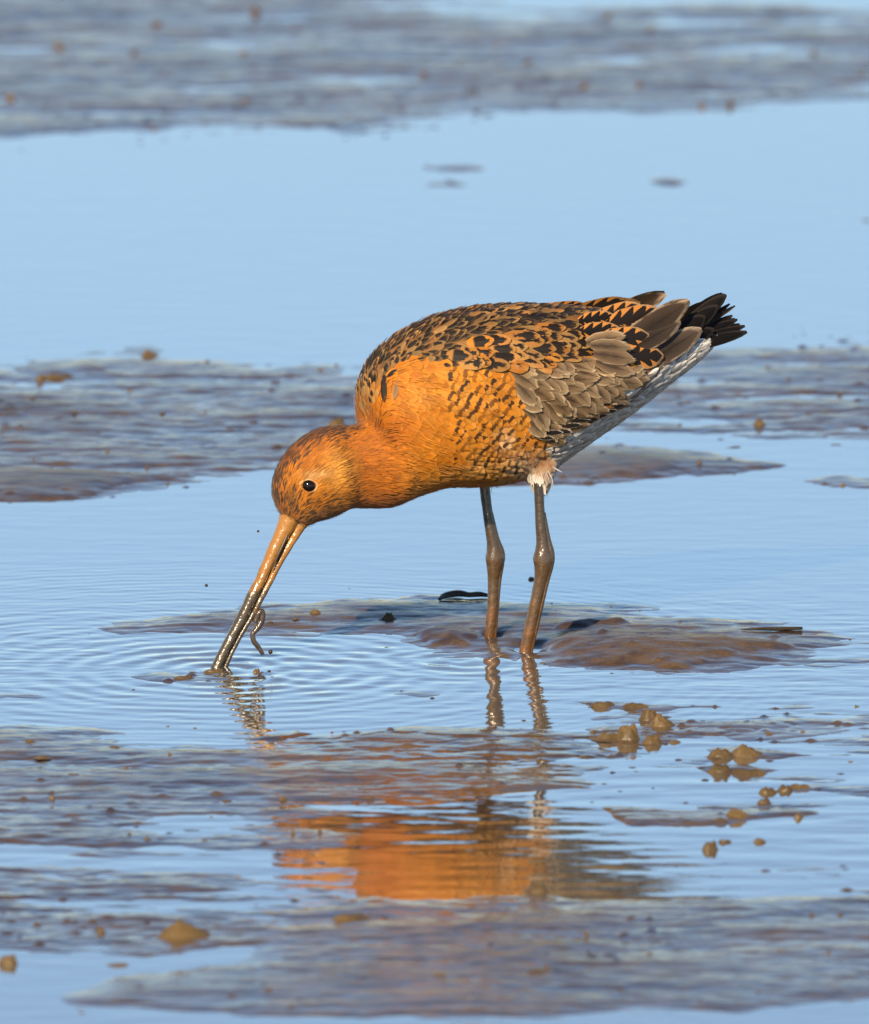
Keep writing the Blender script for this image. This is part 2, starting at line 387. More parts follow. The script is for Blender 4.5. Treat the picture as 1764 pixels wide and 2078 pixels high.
def loft(secs, nseg=28, off=0.0, power=2.0, smooth_n=4):
    """secs: (outline pixel a, outline pixel b, half width) ; returns verts, quads with closed ends"""
    A = [mid(*s[0]) for s in secs]; B = [mid(*s[1]) for s in secs]; W = [s[2] for s in secs]
    n = len(secs); m = (n-1)*smooth_n+1
    def cr(L, t):
        i = min(int(t), n-2); f_ = t-i
        p0, p1, p2, p3 = L[max(i-1, 0)], L[i], L[i+1], L[min(i+2, n-1)]
        return .5*((p1*2)+(p2-p0)*f_+(p0*2-p1*5+p2*4-p3)*f_**2+(p1*3-p0-p2*3+p3)*f_**3)
    V = []; F = []
    for k in range(m):
        t = k/smooth_n; a = cr(A, t); b = cr(B, t); w = cr(W, t)
        c = (a+b)/2 + E2*off; h = (a-b)/2
        for j in range(nseg):
            th = 2*math.pi*j/nseg; cs, sn = math.cos(th), math.sin(th)
            q = 2.0/power
            V.append(c + h*(math.copysign(abs(cs)**q, cs)) + E2*(w*math.copysign(abs(sn)**q, sn)))
    for k in range(m-1):
        for j in range(nseg):
            j2 = (j+1) % nseg; F.append((k*nseg+j, k*nseg+j2, (k+1)*nseg+j2, (k+1)*nseg+j))
    for k in (0, m-1):
        c = len(V); V.append(sum((V[k*nseg+j] for j in range(nseg)), Vector())/nseg)
        for j in range(nseg):
            j2 = (j+1) % nseg; F.append((c, k*nseg+j2, k*nseg+j) if k == 0 else (c, k*nseg+j, k*nseg+j2))
    return V, F
BODY = [((738,800),(752,905),.010),((742,768),(760,975),.021),((765,722),(785,1018),.029),((800,690),(815,1010),.034),((850,660),(855,998),.038),
        ((900,640),(900,987),.041),((960,626),(960,986),.0425),((1030,619),(1030,978),.043),((1100,619),(1095,958),.041),((1150,622),(1140,928),.038),
        ((1200,627),(1190,893),.034),((1250,634),(1245,856),.030),((1300,643),(1300,816),.025),((1350,655),(1350,778),.019),((1400,662),(1400,740),.014),((1440,672),(1440,706),.008)]
HEAD = [((800,770),(905,986),.030),((755,846),(850,1004),.0275),((716,864),(795,1027),.0225),((698,862),(750,1031),.0178),((678,864),(720,1031),.0180),((650,869),(703,1034),.0212),((616,887),(684,1045),.0186),
        ((586,914),(664,1053),.0170),((565,948),(646,1058),.0145),((554,984),(634,1062),.0118),((557,1016),(626,1067),.0092),((566,1040),(620,1068),.0074)]
WING = [((960,705),(960,752),.036),((1010,690),(1010,790),.0445),((1070,682),(1075,845),.0470),((1130,680),(1135,868),.0450),((1190,684),(1195,850),.0405),((1250,688),(1250,815),.0335),((1310,690),(1315,765),.0255),((1350,690),(1350,735),.018)]
SHOULDER = [((812,760),(800,830),.030),((850,745),(850,850),.0385),((900,735),(905,880),.0425),((950,735),(955,900),.044)]
parts = [loft(BODY, 32, power=2.15), loft(HEAD, 28), loft(WING, 28, power=2.2), loft(SHOULDER, 24)]
for s, sh in ((-1, -24), (1, -84)):
    parts.append(loft([((1045+sh,925),(1140+sh,900),.012),((1062+sh,952),(1128+sh,938),.0105),((1078+sh,976),(1114+sh,971),.0075),((1088+sh,996),(1106+sh,994),.0040)], 16, off=s*.019))
Vb = []; Fb = []
bmB = bmesh.new()
for V_, F_ in parts:
    vs = [bmB.verts.new(p) for p in V_]
    for q in F_: bmB.faces.new([vs[i] for i in q])
bmesh.ops.recalc_face_normals(bmB, faces=bmB.faces)
me = bpy.data.meshes.new('body_raw'); bmB.to_mesh(me); bmB.free()
tmp = bpy.data.objects.new('body_raw', me); COL.objects.link(tmp)
md = tmp.modifiers.new('r', 'REMESH'); md.mode = 'VOXEL'; md.voxel_size = .0017; md.use_smooth_shade = True
md = tmp.modifiers.new('s', 'SMOOTH'); md.factor = .5; md.iterations = 7
dg = bpy.context.evaluated_depsgraph_get()
body_me = bpy.data.meshes.new_from_object(tmp.evaluated_get(dg)); body_me.name = 'body'
bpy.data.objects.remove(tmp); bpy.data.meshes.remove(me)
body_me.polygons.foreach_set('use_smooth', np.ones(len(body_me.polygons), bool))
bco = np.empty(len(body_me.vertices)*3, np.float32); body_me.vertices.foreach_get('co', bco); bco = bco.reshape(-1, 3)
bno = np.empty(len(body_me.vertices)*3, np.float32); body_me.vertices.foreach_get('normal', bno); bno = bno.reshape(-1, 3)
bvh = BVHTree.FromPolygons([Vector(c) for c in bco], [tuple(p.vertices) for p in body_me.polygons])

# ------------------------------------------------------------------ colouring of the plumage by place on the body
def inpoly(x, y, poly):
    c = False; n = len(poly); j = n-1
    for i in range(n):
        xi, yi = poly[i]; xj, yj = poly[j]
        if (yi > y) != (yj > y) and x < (xj-xi)*(y-yi)/(yj-yi)+xi: c = not c
        j = i
    return c
POLY_MANTLE = [(715,805),(715,700),(800,600),(1060,590),(1300,600),(1300,655),(1180,655),(1080,668),(985,690),(935,712),(905,738),(860,738),(825,732),(795,750),(770,790),(752,850),(715,866)]
POLY_HEAD = [(500,830),(722,840),(745,866),(800,880),(838,930),(850,1040),(500,1120)]
POLY_SCAP = [(905,738),(935,712),(985,690),(1080,664),(1180,650),(1262,652),(1275,668),(1262,682),(1215,702),(1180,726),(1120,736),(1040,738),(960,742)]
POLY_COVERT = [(1015,742),(1100,732),(1180,722),(1215,700),(1268,670),(1291,716),(1291,766),(1262,812),(1236,838),(1190,860),(1145,878),(1091,888),(1073,855),(1049,800),(1024,762)]
POLY_FLANK = [(878,742),(960,742),(1012,745),(1030,775),(1048,806),(1072,860),(1090,890),(1140,885),(1120,935),(1060,975),(985,985),(950,960),(925,900),(895,830)]
POLY_UNDER = [(1095,892),(1150,882),(1240,842),(1300,790),(1360,740),(1420,690),(1480,650),(1500,720),(1300,880),(1150,980),(1112,962)]
FLOW = [((600,915),(.62,-.78)),((560,1000),(.15,-1)),((585,1035),(.35,-.9)),((635,1030),(.75,-.65)),((665,985),(.85,-.5)),((700,940),(1,-.25)),((650,900),(.85,-.5)),((710,868),(1,-.15)),((740,905),(1,-.05)),
        ((760,960),(.97,.1)),((740,1015),(1,-.1)),((800,1000),(.95,-.1)),((730,830),(.12,-1)),((742,770),(.25,-1)),((775,710),(.6,-.8)),((840,665),(.9,-.45)),((930,640),(1,-.12)),((1050,640),(1,.08)),((1200,650),(1,.12)),
        ((800,800),(.75,.45)),((850,760),(.9,.35)),((860,860),(.75,.5)),((850,940),(.85,.25)),((920,800),(.8,.5)),((940,900),(.75,.55)),((1000,800),(.72,.65)),((1010,880),(.75,.6)),((950,975),(1,.02)),((1030,960),(.9,-.1)),
        ((1085,950),(.35,.9)),((1095,985),(.2,1)),((1130,910),(.9,-.4)),((1200,870),(.85,-.5)),((1350,765),(.84,-.54)),((1000,700),(.98,.2)),((1150,690),(.97,.22)),((1050,760),(.8,.55)),((1100,840),(.65,.75)),((1200,800),(.75,.6)),((1250,720),(.93,.3))]
FP = np.array([p for p, _ in FLOW], float); FD = np.array([d for _, d in FLOW], float); FD /= np.linalg.norm(FD, axis=1)[:, None]
def flow(px, py):
    w = 1.0/(((FP[:, 0]-px)**2+(FP[:, 1]-py)**2)+60.0)**1.6
    d = (FD*w[:, None]).sum(0); return d/np.linalg.norm(d)
def lerp(a, b, t): return tuple(a[i]*(1-t)+b[i]*t for i in range(3))
def sstep(a, b, x):
    t = min(max((x-a)/(b-a), 0), 1); return t*t*(3-2*t)
RUST = (.43, .125, .006); ORANGE = (.62, .215, .012); PALE = (.68, .32, .055); BUFF = (.50, .31, .12); WHITE = (.78, .76, .72)
GD = (.105, .078, .058); GREYB = (.36, .25, .14); DARK = (.013, .009, .007); BROWN = (.16, .085, .035)
RUST, ORANGE, PALE, BUFF, GREYB, BROWN, GD = [tuple(v_*.80 for v_ in c_) for c_ in (RUST, ORANGE, PALE, BUFF, GREYB, BROWN, GD)]
def n2(x, y, s): return float(pnoise(np.array([x]), np.array([y]), s)[0])
def skin_colour(px, py):
    """ground colour of the plumage at a photo pixel on the near side"""
    if inpoly(px, py, POLY_UNDER): return lerp(WHITE, (.5, .48, .46), .3*max(0, n2(px/14, py/14, 3)))
    if inpoly(px, py, POLY_COVERT): return GREYB
    if inpoly(px, py, POLY_SCAP): return lerp(ORANGE, BROWN, .4)
    if inpoly(px, py, POLY_MANTLE):
        return lerp(lerp(ORANGE, BUFF, .5), BROWN, sstep(820, 740, py)*.6)
    if px > 1232: return lerp(GD, WHITE, .15)
    # front
    c = ORANGE
    t = sstep(860, 760, px)*sstep(820, 900, py); c = lerp(c, RUST, t)              # neck: own rust, deepened to put shade contrast into the colour
    t = sstep(990, 1030, py)*sstep(880, 800, px); c = lerp(c, RUST, t*.6)
    t = sstep(800, 860, px)*sstep(930, 970, py); c = lerp(c, PALE, t*.6)                 # lower breast
    t = sstep(985, 1060, px)*sstep(890, 950, py); c = lerp(c, (.62, .5, .36), t*.9)        # belly
    t = sstep(1050, 1100, px)*sstep(925, 970, py); c = lerp(c, WHITE, t*.8)
    if px < 730:                                                                          # head
        t = sstep(905, 985, py-(px-600)*-.05)*sstep(740, 690, px); c = lerp(c, ORANGE, t*.8)
        crown = sstep(26, 0, abs_d_crown(px, py)); c = lerp(c, (.20, .075, .026), crown*.85)
        cheek = math.exp(-(((px-680)/34)**2+((py-958)/46)**2)); c = lerp(c, PALE, cheek*.85)  # pale cheek, with extra sunlit brightness put into its colour
        chin = sstep(1020, 1052, py)*sstep(575, 640, px); c = lerp(c, (.30, .16, .06), chin*.6)
        brow = math.exp(-(((px-636-(py-965)*-.6)/24)**2+((py-966)/8)**2)); c = lerp(c, (.72, .46, .2), brow*.6)
        lore = math.exp(-(((px-592)/14)**2+((py-1020)/26)**2)); c = lerp(c, (.16, .09, .035), lore*.7)
    w_ = math.exp(-(((px-1012)/16)**2+((py-886)/20)**2)); c = lerp(c, (.8, .58, .38), w_*.75)
    w_ = math.exp(-(((px-798)/24)**2+((py-858)/34)**2)); c = lerp(c, (.40, .10, .004), w_*.8)
    w_ = math.exp(-(((px-835)/26)**2+((py-800)/24)**2)); c = lerp(c, PALE, w_*.8)
    w_ = math.exp(-(((px-960)/40)**2+((py-948)/20)**2)); c = lerp(c, (.75, .46, .17), w_*.5)
    k = 1+.34*n2(px/24, py/20, 8)+.16*n2(px/8, py/8, 9)+.10*n2(px/60, py/60, 10)
    return tuple(min(max(x*k, 0), 1) for x in c)
CROWN = [(570,1030),(556,990),(565,948),(590,912),(620,888),(655,872),(690,868)]
def abs_d_crown(px, py):
    best = 1e9
    for i in range(len(CROWN)-1):
        a = CROWN[i]; b = CROWN[i+1]; ex, ey = b[0]-a[0], b[1]-a[1]
        t = min(max(((px-a[0])*ex+(py-a[1])*ey)/(ex*ex+ey*ey), 0), 1)
        best = min(best, math.hypot(px-a[0]-ex*t, py-a[1]-ey*t))
    return best
def near_px(p):
    q = p if (p-AX0).dot(E2) < 0 else mirror(p)
    return project(q)

# plumage ground on the body mesh itself
cols = np.ones((len(bco), 4), np.float32)
for i in range(len(bco)):
    px, py = near_px(Vector(bco[i])); c = skin_colour(px, py); cols[i, :3] = [c[0]*.8, c[1]*.75, c[2]*.75]
ca = body_me.color_attributes.new('base', 'FLOAT_COLOR', 'POINT'); ca.data.foreach_set('color', cols.ravel())
def plume_material(name, rough=.75, sheen=.15):
    m, nt, b = new_mat(name); a = attr(nt, 'base')
    n_ = noise(nt, objcoord(nt), 900, 2)
    col = mix(nt, n_.step(.3, .75)*.25, a.outputs['Color'], (.08, .035, .012))
    nt.links.new(col, b.inputs['Base Color']); b.inputs['Roughness'].default_value = rough
    b.inputs['Specular IOR Level'].default_value = .3
    b.inputs['Sheen Weight'].default_value = sheen; b.inputs['Sheen Roughness'].default_value = .5
    return m
M_BODY = plume_material('body_plumage')
link('body', body_me, M_BODY, bird)

# ------------------------------------------------------------------ feathers
def feather_material(name, style):
    m, nt, b = new_mat(name)
    uv = nt.nodes.new('ShaderNodeUVMap'); uv.uv_map = 'UVMap'
    sp = nt.nodes.new('ShaderNodeSeparateXYZ'); nt.links.new(uv.outputs[0], sp.inputs[0])
    rn = attr(nt, 'rand'); R = E(nt, rn.outputs['Fac'])
    x = E(nt, sp.outputs[0]); v = E(nt, sp.outputs[1])
    s = x*2.0-1.0; u = s.abs()
    comb = nt.nodes.new('ShaderNodeCombineXYZ'); nt.links.new((x*3.0+R*40).v, comb.inputs[0]); nt.links.new((v*3.0).v, comb.inputs[1]); nt.links.new((R*17).v, comb.inputs[2])
    nz = noise(nt, comb.outputs[0], 2.2, 3)          # wobble of the markings
    # barbs run outwards and forwards from the shaft
    barb = ((v-u*.35)*95.0+nz*9).sin()
    base = attr(nt, 'base').outputs['Color']; mark = attr(nt, 'mark').outputs['Color']; edge = attr(nt, 'edge').outputs['Color']
    w = nz-.5
    rim = ((v*1.0).step(.5, 1.0)*.55 + u)            # nears 1 at the rim, tip included
    e2 = ((v-.55)*(1/.45)).max(0.0); rim = (u*u+e2*e2).sqrt()
    fr = rim.step(.80, .97)
    if style == 'plain':
        k = ((1-u).pow(1.1)*1.05*(1-v.step(.45, 1.0))+(1-u.step(.02, .07))*.5)*(nz+.5)
        col = mix(nt, k._op('MULTIPLY', 1.0, clamp=True), base, mark); col = mix(nt, fr*nz.step(.32, .62)*.85, col, edge)
    elif style == 'blotch':
        lim = .46+.40*((v*7.0+R*20).sin())+w*1.5+R*.35
        mk = (lim-u).step(-.06, .06)*v.step(.20, .30)*(1-(v+w*.5).step(.80, .90))
        col = mix(nt, mk, base, mark); col = mix(nt, (fr*(nz.step(.4, .65)))*.55, col, edge)
    elif style == 'small':
        mk = (.72+w*1.3-u).step(-.1, .1)*v.step(.15, .3)*(1-(v+u*.2+w*.7).step(.74, .88))
        col = mix(nt, mk, base, mark); col = mix(nt, fr*.5, col, edge)
    elif style == 'bar':
        c = v+(u*u)*-.10+w*.22
        mk = c.step(.55, .61)*(1-c.step(.73, .79))*(1-u.step(.85, 1.0))*nz.step(.18, .30)
        col = mix(nt, mk*.95, base, mark); col = mix(nt, fr*nz.step(.4, .65)*.6, col, edge)
    elif style == 'notch':
        tri = (((v-u*.25)*4.2+R*3).frac()*2.0-1.0).abs()
        mk = (u-(.30+tri*.75)+w*.3).step(-.04, .06)
        col = mix(nt, mk, mark, base); col = mix(nt, rim.step(.90, .99)*.8, col, edge)
    else:
        col = mix(nt, fr*.4, base, edge)
    col = mix(nt, (barb*.5+.5)*.18, col, (.006, .004, .003))
    nt.links.new(col, b.inputs['Base Color'])
    b.inputs['Roughness'].default_value = .55 if style != 'black' else .42
    b.inputs['Specular IOR Level'].default_value = .20 if style != 'black' else .10
    b.inputs['Sheen Weight'].default_value = .02 if style != 'black' else 0
    hgt = barb*.35+(1-u.step(.0, .06))*1.2
    nt.links.new(bump(nt, hgt, .35, .0003), b.inputs['Normal'])
    return m
FM = {s: feather_material('feather_'+s, s) for s in ('plain', 'blotch', 'small', 'bar', 'notch', 'black')}

def feather_geo(root, dirv, nrm, L, W, nu=4, nv=7, conform=True, lift=(.0003, .0016), rag=.0, camber=.18, tipround=.45, curl=0.0, taper=.6, side=None):
    d = (dirv-nrm*dirv.dot(nrm)).normalized(); sd = d.cross(nrm).normalized()
    V = []; UV = []
    for j in range(nv+1):
        t = j/nv
        tt = min(t, .985)
        w = W/2*min(1.0, (tt/.35+.25))**taper
        if tt > 1-tipround: w *= math.sqrt(max(0, 1-((tt-1+tipround)/tipround)**2))
        for i in range(nu+1):
            s = 2*i/nu-1
            p = root + d*(L*t) + sd*(w*s)
            if rag and t > .55: p += d*(random.uniform(-1, .35)*rag*L*(t-.5)) + sd*random.uniform(-.3, .3)*rag*W*.5
            hgt = lift[0]+(lift[1]-lift[0])*t - camber*W*s*s*.5 + curl*t*t*L
            if conform:
                q, n_, _, _ = bvh.find_nearest(p)
                if q is not None:
                    n_ = (n_*.6+nrm*.4).normalized()
                    p = q + n_*hgt
            else: p = p + nrm*hgt
            V.append(p); UV.append((i/nu, t))
    F = [(j*(nu+1)+i, j*(nu+1)+i+1, (j+1)*(nu+1)+i+1, (j+1)*(nu+1)+i) for j in range(nv) for i in range(nu)]
    return V, F, UV
class Plumage:
    def __init__(s): s.V = []; s.F = []; s.UV = []; s.B = []; s.M = []; s.E = []; s.R = []
    def add(s, geo, base, mark, edge):
        V, F, UV = geo; o = len(s.V); s.V += [tuple(p) for p in V]; s.F += [tuple(i+o for i in q) for q in F]; s.UV += UV
        n = len(V); s.B += [base+(1,)]*n; s.M += [mark+(1,)]*n; s.E += [edge+(1,)]*n; s.R += [random.random()]*n
    def build(s, name, mat, stuff=False, label=None):
        me = mesh_from(name, s.V, s.F)
        uvl = me.uv_layers.new(name='UVMap'); li = np.array(s.F).ravel(); uvl.data.foreach_set('uv', np.array(s.UV, np.float32)[li].ravel())
        for nm, A in (('base', s.B), ('mark', s.M), ('edge', s.E)):
            a = me.color_attributes.new(nm, 'FLOAT_COLOR', 'POINT'); a.data.foreach_set('color', np.array(A, np.float32).ravel())
        a = me.attributes.new('rand', 'FLOAT', 'POINT'); a.data.foreach_set('value', np.array(s.R, np.float32))
        o = link(name, me, mat, bird)
        if stuff: o['kind'] = 'stuff'
        if label: o['label'] = label
        return o
def hit(px, py):
    d = ray(px, py); q, n_, i, t = bvh.ray_cast(CAM, d)
    return q, n_
def dir3(d2): return (E1*d2[0] - EZ*d2[1])
def vary(c, a=.15):
    k = 1+random.uniform(-a, a); h = random.uniform(-a, a)*.3
    return (min(c[0]*k*(1+h), 1), min(c[1]*k, 1), min(c[2]*k*(1-h), 1))

def surface_samples(n, test, mind):
    """blue-noise points on the body mesh with (point, normal, pixel)"""
    tri = np.array([[p.vertices[0], p.vertices[1], p.vertices[2]] for p in body_me.polygons] + [[p.vertices[0], p.vertices[2], p.vertices[3]] for p in body_me.polygons if len(p.vertices) == 4])
    a, b_, c = bco[tri[:, 0]], bco[tri[:, 1]], bco[tri[:, 2]]
    ar = np.linalg.norm(np.cross(b_-a, c-a), axis=1); pr = ar/ar.sum()
    idx = rng.choice(len(tri), n, p=pr); r1 = np.sqrt(rng.random(n)); r2 = rng.random(n)
    P = a[idx]*(1-r1)[:, None]+b_[idx]*(r1*(1-r2))[:, None]+c[idx]*(r1*r2)[:, None]
    N = bno[tri[idx, 0]]
    cell = {}; out = []
    for k in range(n):
        p = P[k]; key = tuple((p//mind).astype(int)); ok = True
        for dx in (-1, 0, 1):
            for dy in (-1, 0, 1):
                for dz in (-1, 0, 1):
                    for q in cell.get((key[0]+dx, key[1]+dy, key[2]+dz), ()):
                        if (q[0]-p[0])**2+(q[1]-p[1])**2+(q[2]-p[2])**2 < mind*mind: ok = False; break
                    if not ok: break
                if not ok: break
            if not ok: break
        if not ok: continue
        pv = Vector(p); px, py = near_px(pv)
        if not test(px, py): continue
        cell.setdefault(key, []).append(p); out.append((pv, Vector(N[k]), px, py))
    return out

# --- fine head and neck plumage
head_p = Plumage()
for p, n_, px, py in surface_samples(85000, lambda x, y: inpoly(x, y, POLY_HEAD), .00092):
    d = dir3(flow(px, py)); c = skin_colour(px, py)
    cr = abs_d_crown(px, py)
    if cr < 40 and random.random() < .62*sstep(44, 8, cr)*(.4+1.2*sstep(-.1, .3, n2(px/5, py/9, 18))): c = (.055, .03, .018)
    if py > 1000 and px < 690 and px > 590 and random.random() < .28: c = (.07, .04, .02)
    if math.hypot(px-627, (py-986)*1.15) < 17: continue
    L = random.uniform(.0034, .0052)*(1.0+.5*sstep(690, 790, px)); 
    d = (d+Vector((random.gauss(0, .12), random.gauss(0, .12), random.gauss(0, .12)))).normalized()
    head_p.add(feather_geo(p, d, n_, L, L*.18, 1, 3, conform=False, lift=(.0001, random.uniform(.0003, .0010)), camber=0, tipround=.8, curl=-.04), vary(c, .2), DARK, vary(c, .2))
head_p.build('head_plumage', M_BODY, True)

# --- breast, flank, belly
breast = Plumage(); flank = Plumage(); under = Plumage()
def is_front(x, y): return not inpoly(x, y, POLY_HEAD) and not inpoly(x, y, POLY_MANTLE) and not inpoly(x, y, POLY_COVERT) and not inpoly(x, y, POLY_SCAP)
for p, n_, px, py in surface_samples(26000, is_front, .0032):
    c = skin_colour(px, py); d = dir3(flow(px, py)); d = (d+Vector((random.gauss(0, .1), random.gauss(0, .1), random.gauss(0, .1)))).normalized()
    if inpoly(px, py, POLY_UNDER):
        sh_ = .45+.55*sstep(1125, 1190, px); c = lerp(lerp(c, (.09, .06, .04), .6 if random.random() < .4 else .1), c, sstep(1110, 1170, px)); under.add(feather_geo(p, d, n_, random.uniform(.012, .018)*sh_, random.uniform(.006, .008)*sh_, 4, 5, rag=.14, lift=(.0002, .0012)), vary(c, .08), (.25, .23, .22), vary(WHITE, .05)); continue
    L = random.uniform(.0085, .0115); W = L*random.uniform(.7, .9)
    if py > 985 and px > 1060: L *= .7; W *= .5
    g = feather_geo(p, d, n_, L, W, 4, 5, rag=.26, lift=(.0001, random.uniform(.0006, .0011)), camber=.05)
    if inpoly(px, py, POLY_FLANK) and (p-AX0).dot(E2) > 0:
        flank.add(g, vary(c, .14), vary((.022, .012, .008), .3), vary(PALE, .1))
    else:
        breast.add(g, vary(lerp(c, RUST, .35*random.random()), .17), vary(lerp(c, RUST, .8), .15), vary(lerp(c, PALE, .15+.35*random.random()), .12))
breast.build('breast_plumage', FM['plain'], True); flank.build('flank_plumage', FM['bar'], True, 'orange flank feathers with dark bars'); under.build('undertail_plumage', FM['plain'], True, 'white feathers under the tail')
# wisps that soften the breast
wisps = Plumage()
for p, n_, px, py in surface_samples(70000, is_front, .0012):
    c = skin_colour(px, py); d = dir3(flow(px, py)); d = (d+Vector((random.gauss(0, .12), random.gauss(0, .12), random.gauss(0, .12)))).normalized()
    if random.random() < (.92 if inpoly(px, py, POLY_FLANK) else .80): continue
    L = random.uniform(.0055, .0095)
    k_ = n2(px/16, py/16, 88); c = lerp(c, RUST, .45*max(k_, 0)) if not inpoly(px, py, POLY_UNDER) else c
    wisps.add(feather_geo(p, d, n_, L, L*.085, 1, 3, conform=False, lift=(.0008, random.uniform(.0010, .0017)), camber=0, tipround=.8), vary(lerp(c, PALE, random.random()*.25) if not inpoly(px, py, POLY_UNDER) else c, .10), DARK, c)
wisps.build('down_wisps', M_BODY, True)

# --- mantle: near-side feathers big enough to pick out one by one stay parts
n_ind = 0; mant = Plumage()
S = surface_samples(30000, lambda x, y: inpoly(x, y, POLY_MANTLE), .0029)
S.sort(key=lambda q: -q[2]-(0 if (q[0]-AX0).dot(E2) < 0 else -5000))
for p, n_, px, py in S:
    big = sstep(760, 1150, px)*sstep(800, 680, py)
    L = (.0075+.0080*big)*random.uniform(.8, 1.2); W = L*random.uniform(.34, .52)
    d = dir3(flow(px, py)); d = (d+Vector((random.gauss(0, .17), random.gauss(0, .17), random.gauss(0, .17)))).normalized()
    k = random.random(); t = sstep(830, 750, py)
    base = vary(lerp(lerp(ORANGE, BUFF, .3+.7*random.random()), BROWN, (.35+.65*random.random())*t), .28)
    mk = vary(DARK, .4)
    if random.random() < .75*(1-t)+.12: mk = vary(lerp(base, BROWN, .35*t), .1)
    elif random.random() < .56*t: base = vary(lerp(DARK, BROWN, random.random()*.6), .3)
    g = feather_geo(p, d, n_, L, W, 4, 6, lift=(.0002, random.uniform(.0010, .0022)), rag=.08)
    near = (p-AX0).dot(E2) < 0
    ed = vary(lerp(base, BUFF, random.random()*.8), .2)
    if near and big > .45 and n_ind < 290:
        q = Plumage(); q.add(g, base, mk, ed); q.build('mantle_feather', FM['small']); n_ind += 1
    else: mant.add(g, base, mk, ed)
mant.build('mantle_plumage', FM['small'], True)

# --- wing feathers in rows
def rows(poly, sp_u, sp_v, axis, jit=.25):
    """shingle rows across a pixel polygon; axis = direction the rows march in"""
    ax = np.array(axis)/np.hypot(*axis); ay = np.array((-ax[1], ax[0])); P = np.array(poly)
    U = P@ax; Vv = P@ay; out = []
    r = 0; u = U.max()
    while u > U.min()-sp_u:
        v0 = Vv.min() + (sp_v*.5 if r % 2 else 0)
        while v0 < Vv.max():
            uu = u+random.uniform(-jit, jit)*sp_u; vv = v0+random.uniform(-jit, jit)*sp_v
            x, y = ax*uu+ay*vv
            if inpoly(x, y, poly): out.append((x, y))
            v0 += sp_v
        u -= sp_u; r += 1
    return out
far_wing = {s: Plumage() for s in ('plain', 'blotch', 'notch', 'bar')}
def wing_feather(name, px, py, d2, Lpx, Wpx, style, base, mark, edge, lift=(.0006, .0026), rag=.0, nu=5, nv=8, depth=None, curl=0.0, n_over=None, conform=True):
    """feather whose root is at a photo pixel, on the wing (or at a set distance off the middle plane)"""
    tip3 = None
    if depth is None:
        q, n_ = hit(px, py)
        if q is None: return
    elif isinstance(depth, tuple):
        def at_(x_, y_, dd):
            r_ = ray(x_, y_); o_ = AX0+E2*dd; return CAM+r_*((o_-CAM).dot(E2)/r_.dot(E2))
        dn = np.hypot(*d2); q = at_(px, py, depth[0]); tip3 = at_(px+d2[0]/dn*Lpx, py+d2[1]/dn*Lpx, depth[1])
        n_ = (-E2+EZ*.25).normalized()
    else:
        d_ = ray(px, py); o_ = AX0+E2*depth; q = CAM+d_*((o_-CAM).dot(E2)/d_.dot(E2)); n_ = (-E2+EZ*.25).normalized() if n_over is None else n_over
    d2 = np.array(d2, float); d2 /= np.hypot(*d2)
    if tip3 is not None:
        dv = tip3-q; n_ = (n_-dv.normalized()*n_.dot(dv.normalized())).normalized()
    g = feather_geo(q, dir3(d2) if tip3 is None else tip3-q, n_, Lpx/PXM/E1.x**abs(d2[0]) if tip3 is None else (tip3-q).length, Wpx/PXM, nu, nv, conform=conform and depth is None, lift=lift, rag=rag, curl=curl)
    P_ = Plumage(); P_.add(g, base, mark, edge); P_.build(name, FM[style])
    V, F, UV = g; far_wing[style if style in far_wing else 'plain'].add(([mirror(p) for p in V], [tuple(reversed(q_)) for q_ in F], UV), base, mark, edge)
for x, y in rows(POLY_FLANK, 19, 15, (.80, .60), .22):
    if y > 925 and x > 1045: continue
    fd = flow(x, y); a = random.gauss(0, .10); fd = (fd[0]*math.cos(a)-fd[1]*math.sin(a), fd[0]*math.sin(a)+fd[1]*math.cos(a))
    c = skin_colour(x, y); barred = random.random() < .40+.48*sstep(870, 930, x)+.2*sstep(930, 970, y)
    k_ = 1 if y < 900 else .85
    wing_feather('flank_feather', x-fd[0]*14, y-fd[1]*14, fd, random.uniform(38, 50)*k_, random.uniform(29, 38)*k_, 'bar' if barred else 'plain', vary(lerp(c, PALE, random.random()*.55), .15), lerp((.020, .012, .008), c, random.random()**3*.7) if barred else vary(lerp(c, RUST, .5), .1),
                 vary(lerp(c, (.72, .48, .24), .3+.5*random.random()), .1), lift=(.0004, random.uniform(.0012, .0020)), rag=.16, nu=6, nv=7)
for x, y in rows(POLY_COVERT, 21, 23, (.72, .69)):
    fd = flow(x, y); a = random.gauss(0, .14); fd = (fd[0]*math.cos(a)-fd[1]*math.sin(a), fd[0]*math.sin(a)+fd[1]*math.cos(a))
    L = random.uniform(56, 80)*(1.0 if y > 720 else .75)
    x -= fd[0]*18; y -= fd[1]*18
    g = vary(lerp(GREYB, (.20, .13, .075), random.random()**2), .16)
    if random.random() < .07 and x > 1150: wing_feather('covert_feather', x, y, fd, L, 30, 'blotch', vary(ORANGE), vary(DARK), vary(BUFF), rag=.06)
    else: wing_feather('covert_feather', x, y, fd, L, random.uniform(31, 40), 'plain', g, vary((.055, .035, .020), .25), vary((.52, .40, .26), .15), rag=.20, lift=(.0006, random.uniform(.0024, .0042)))
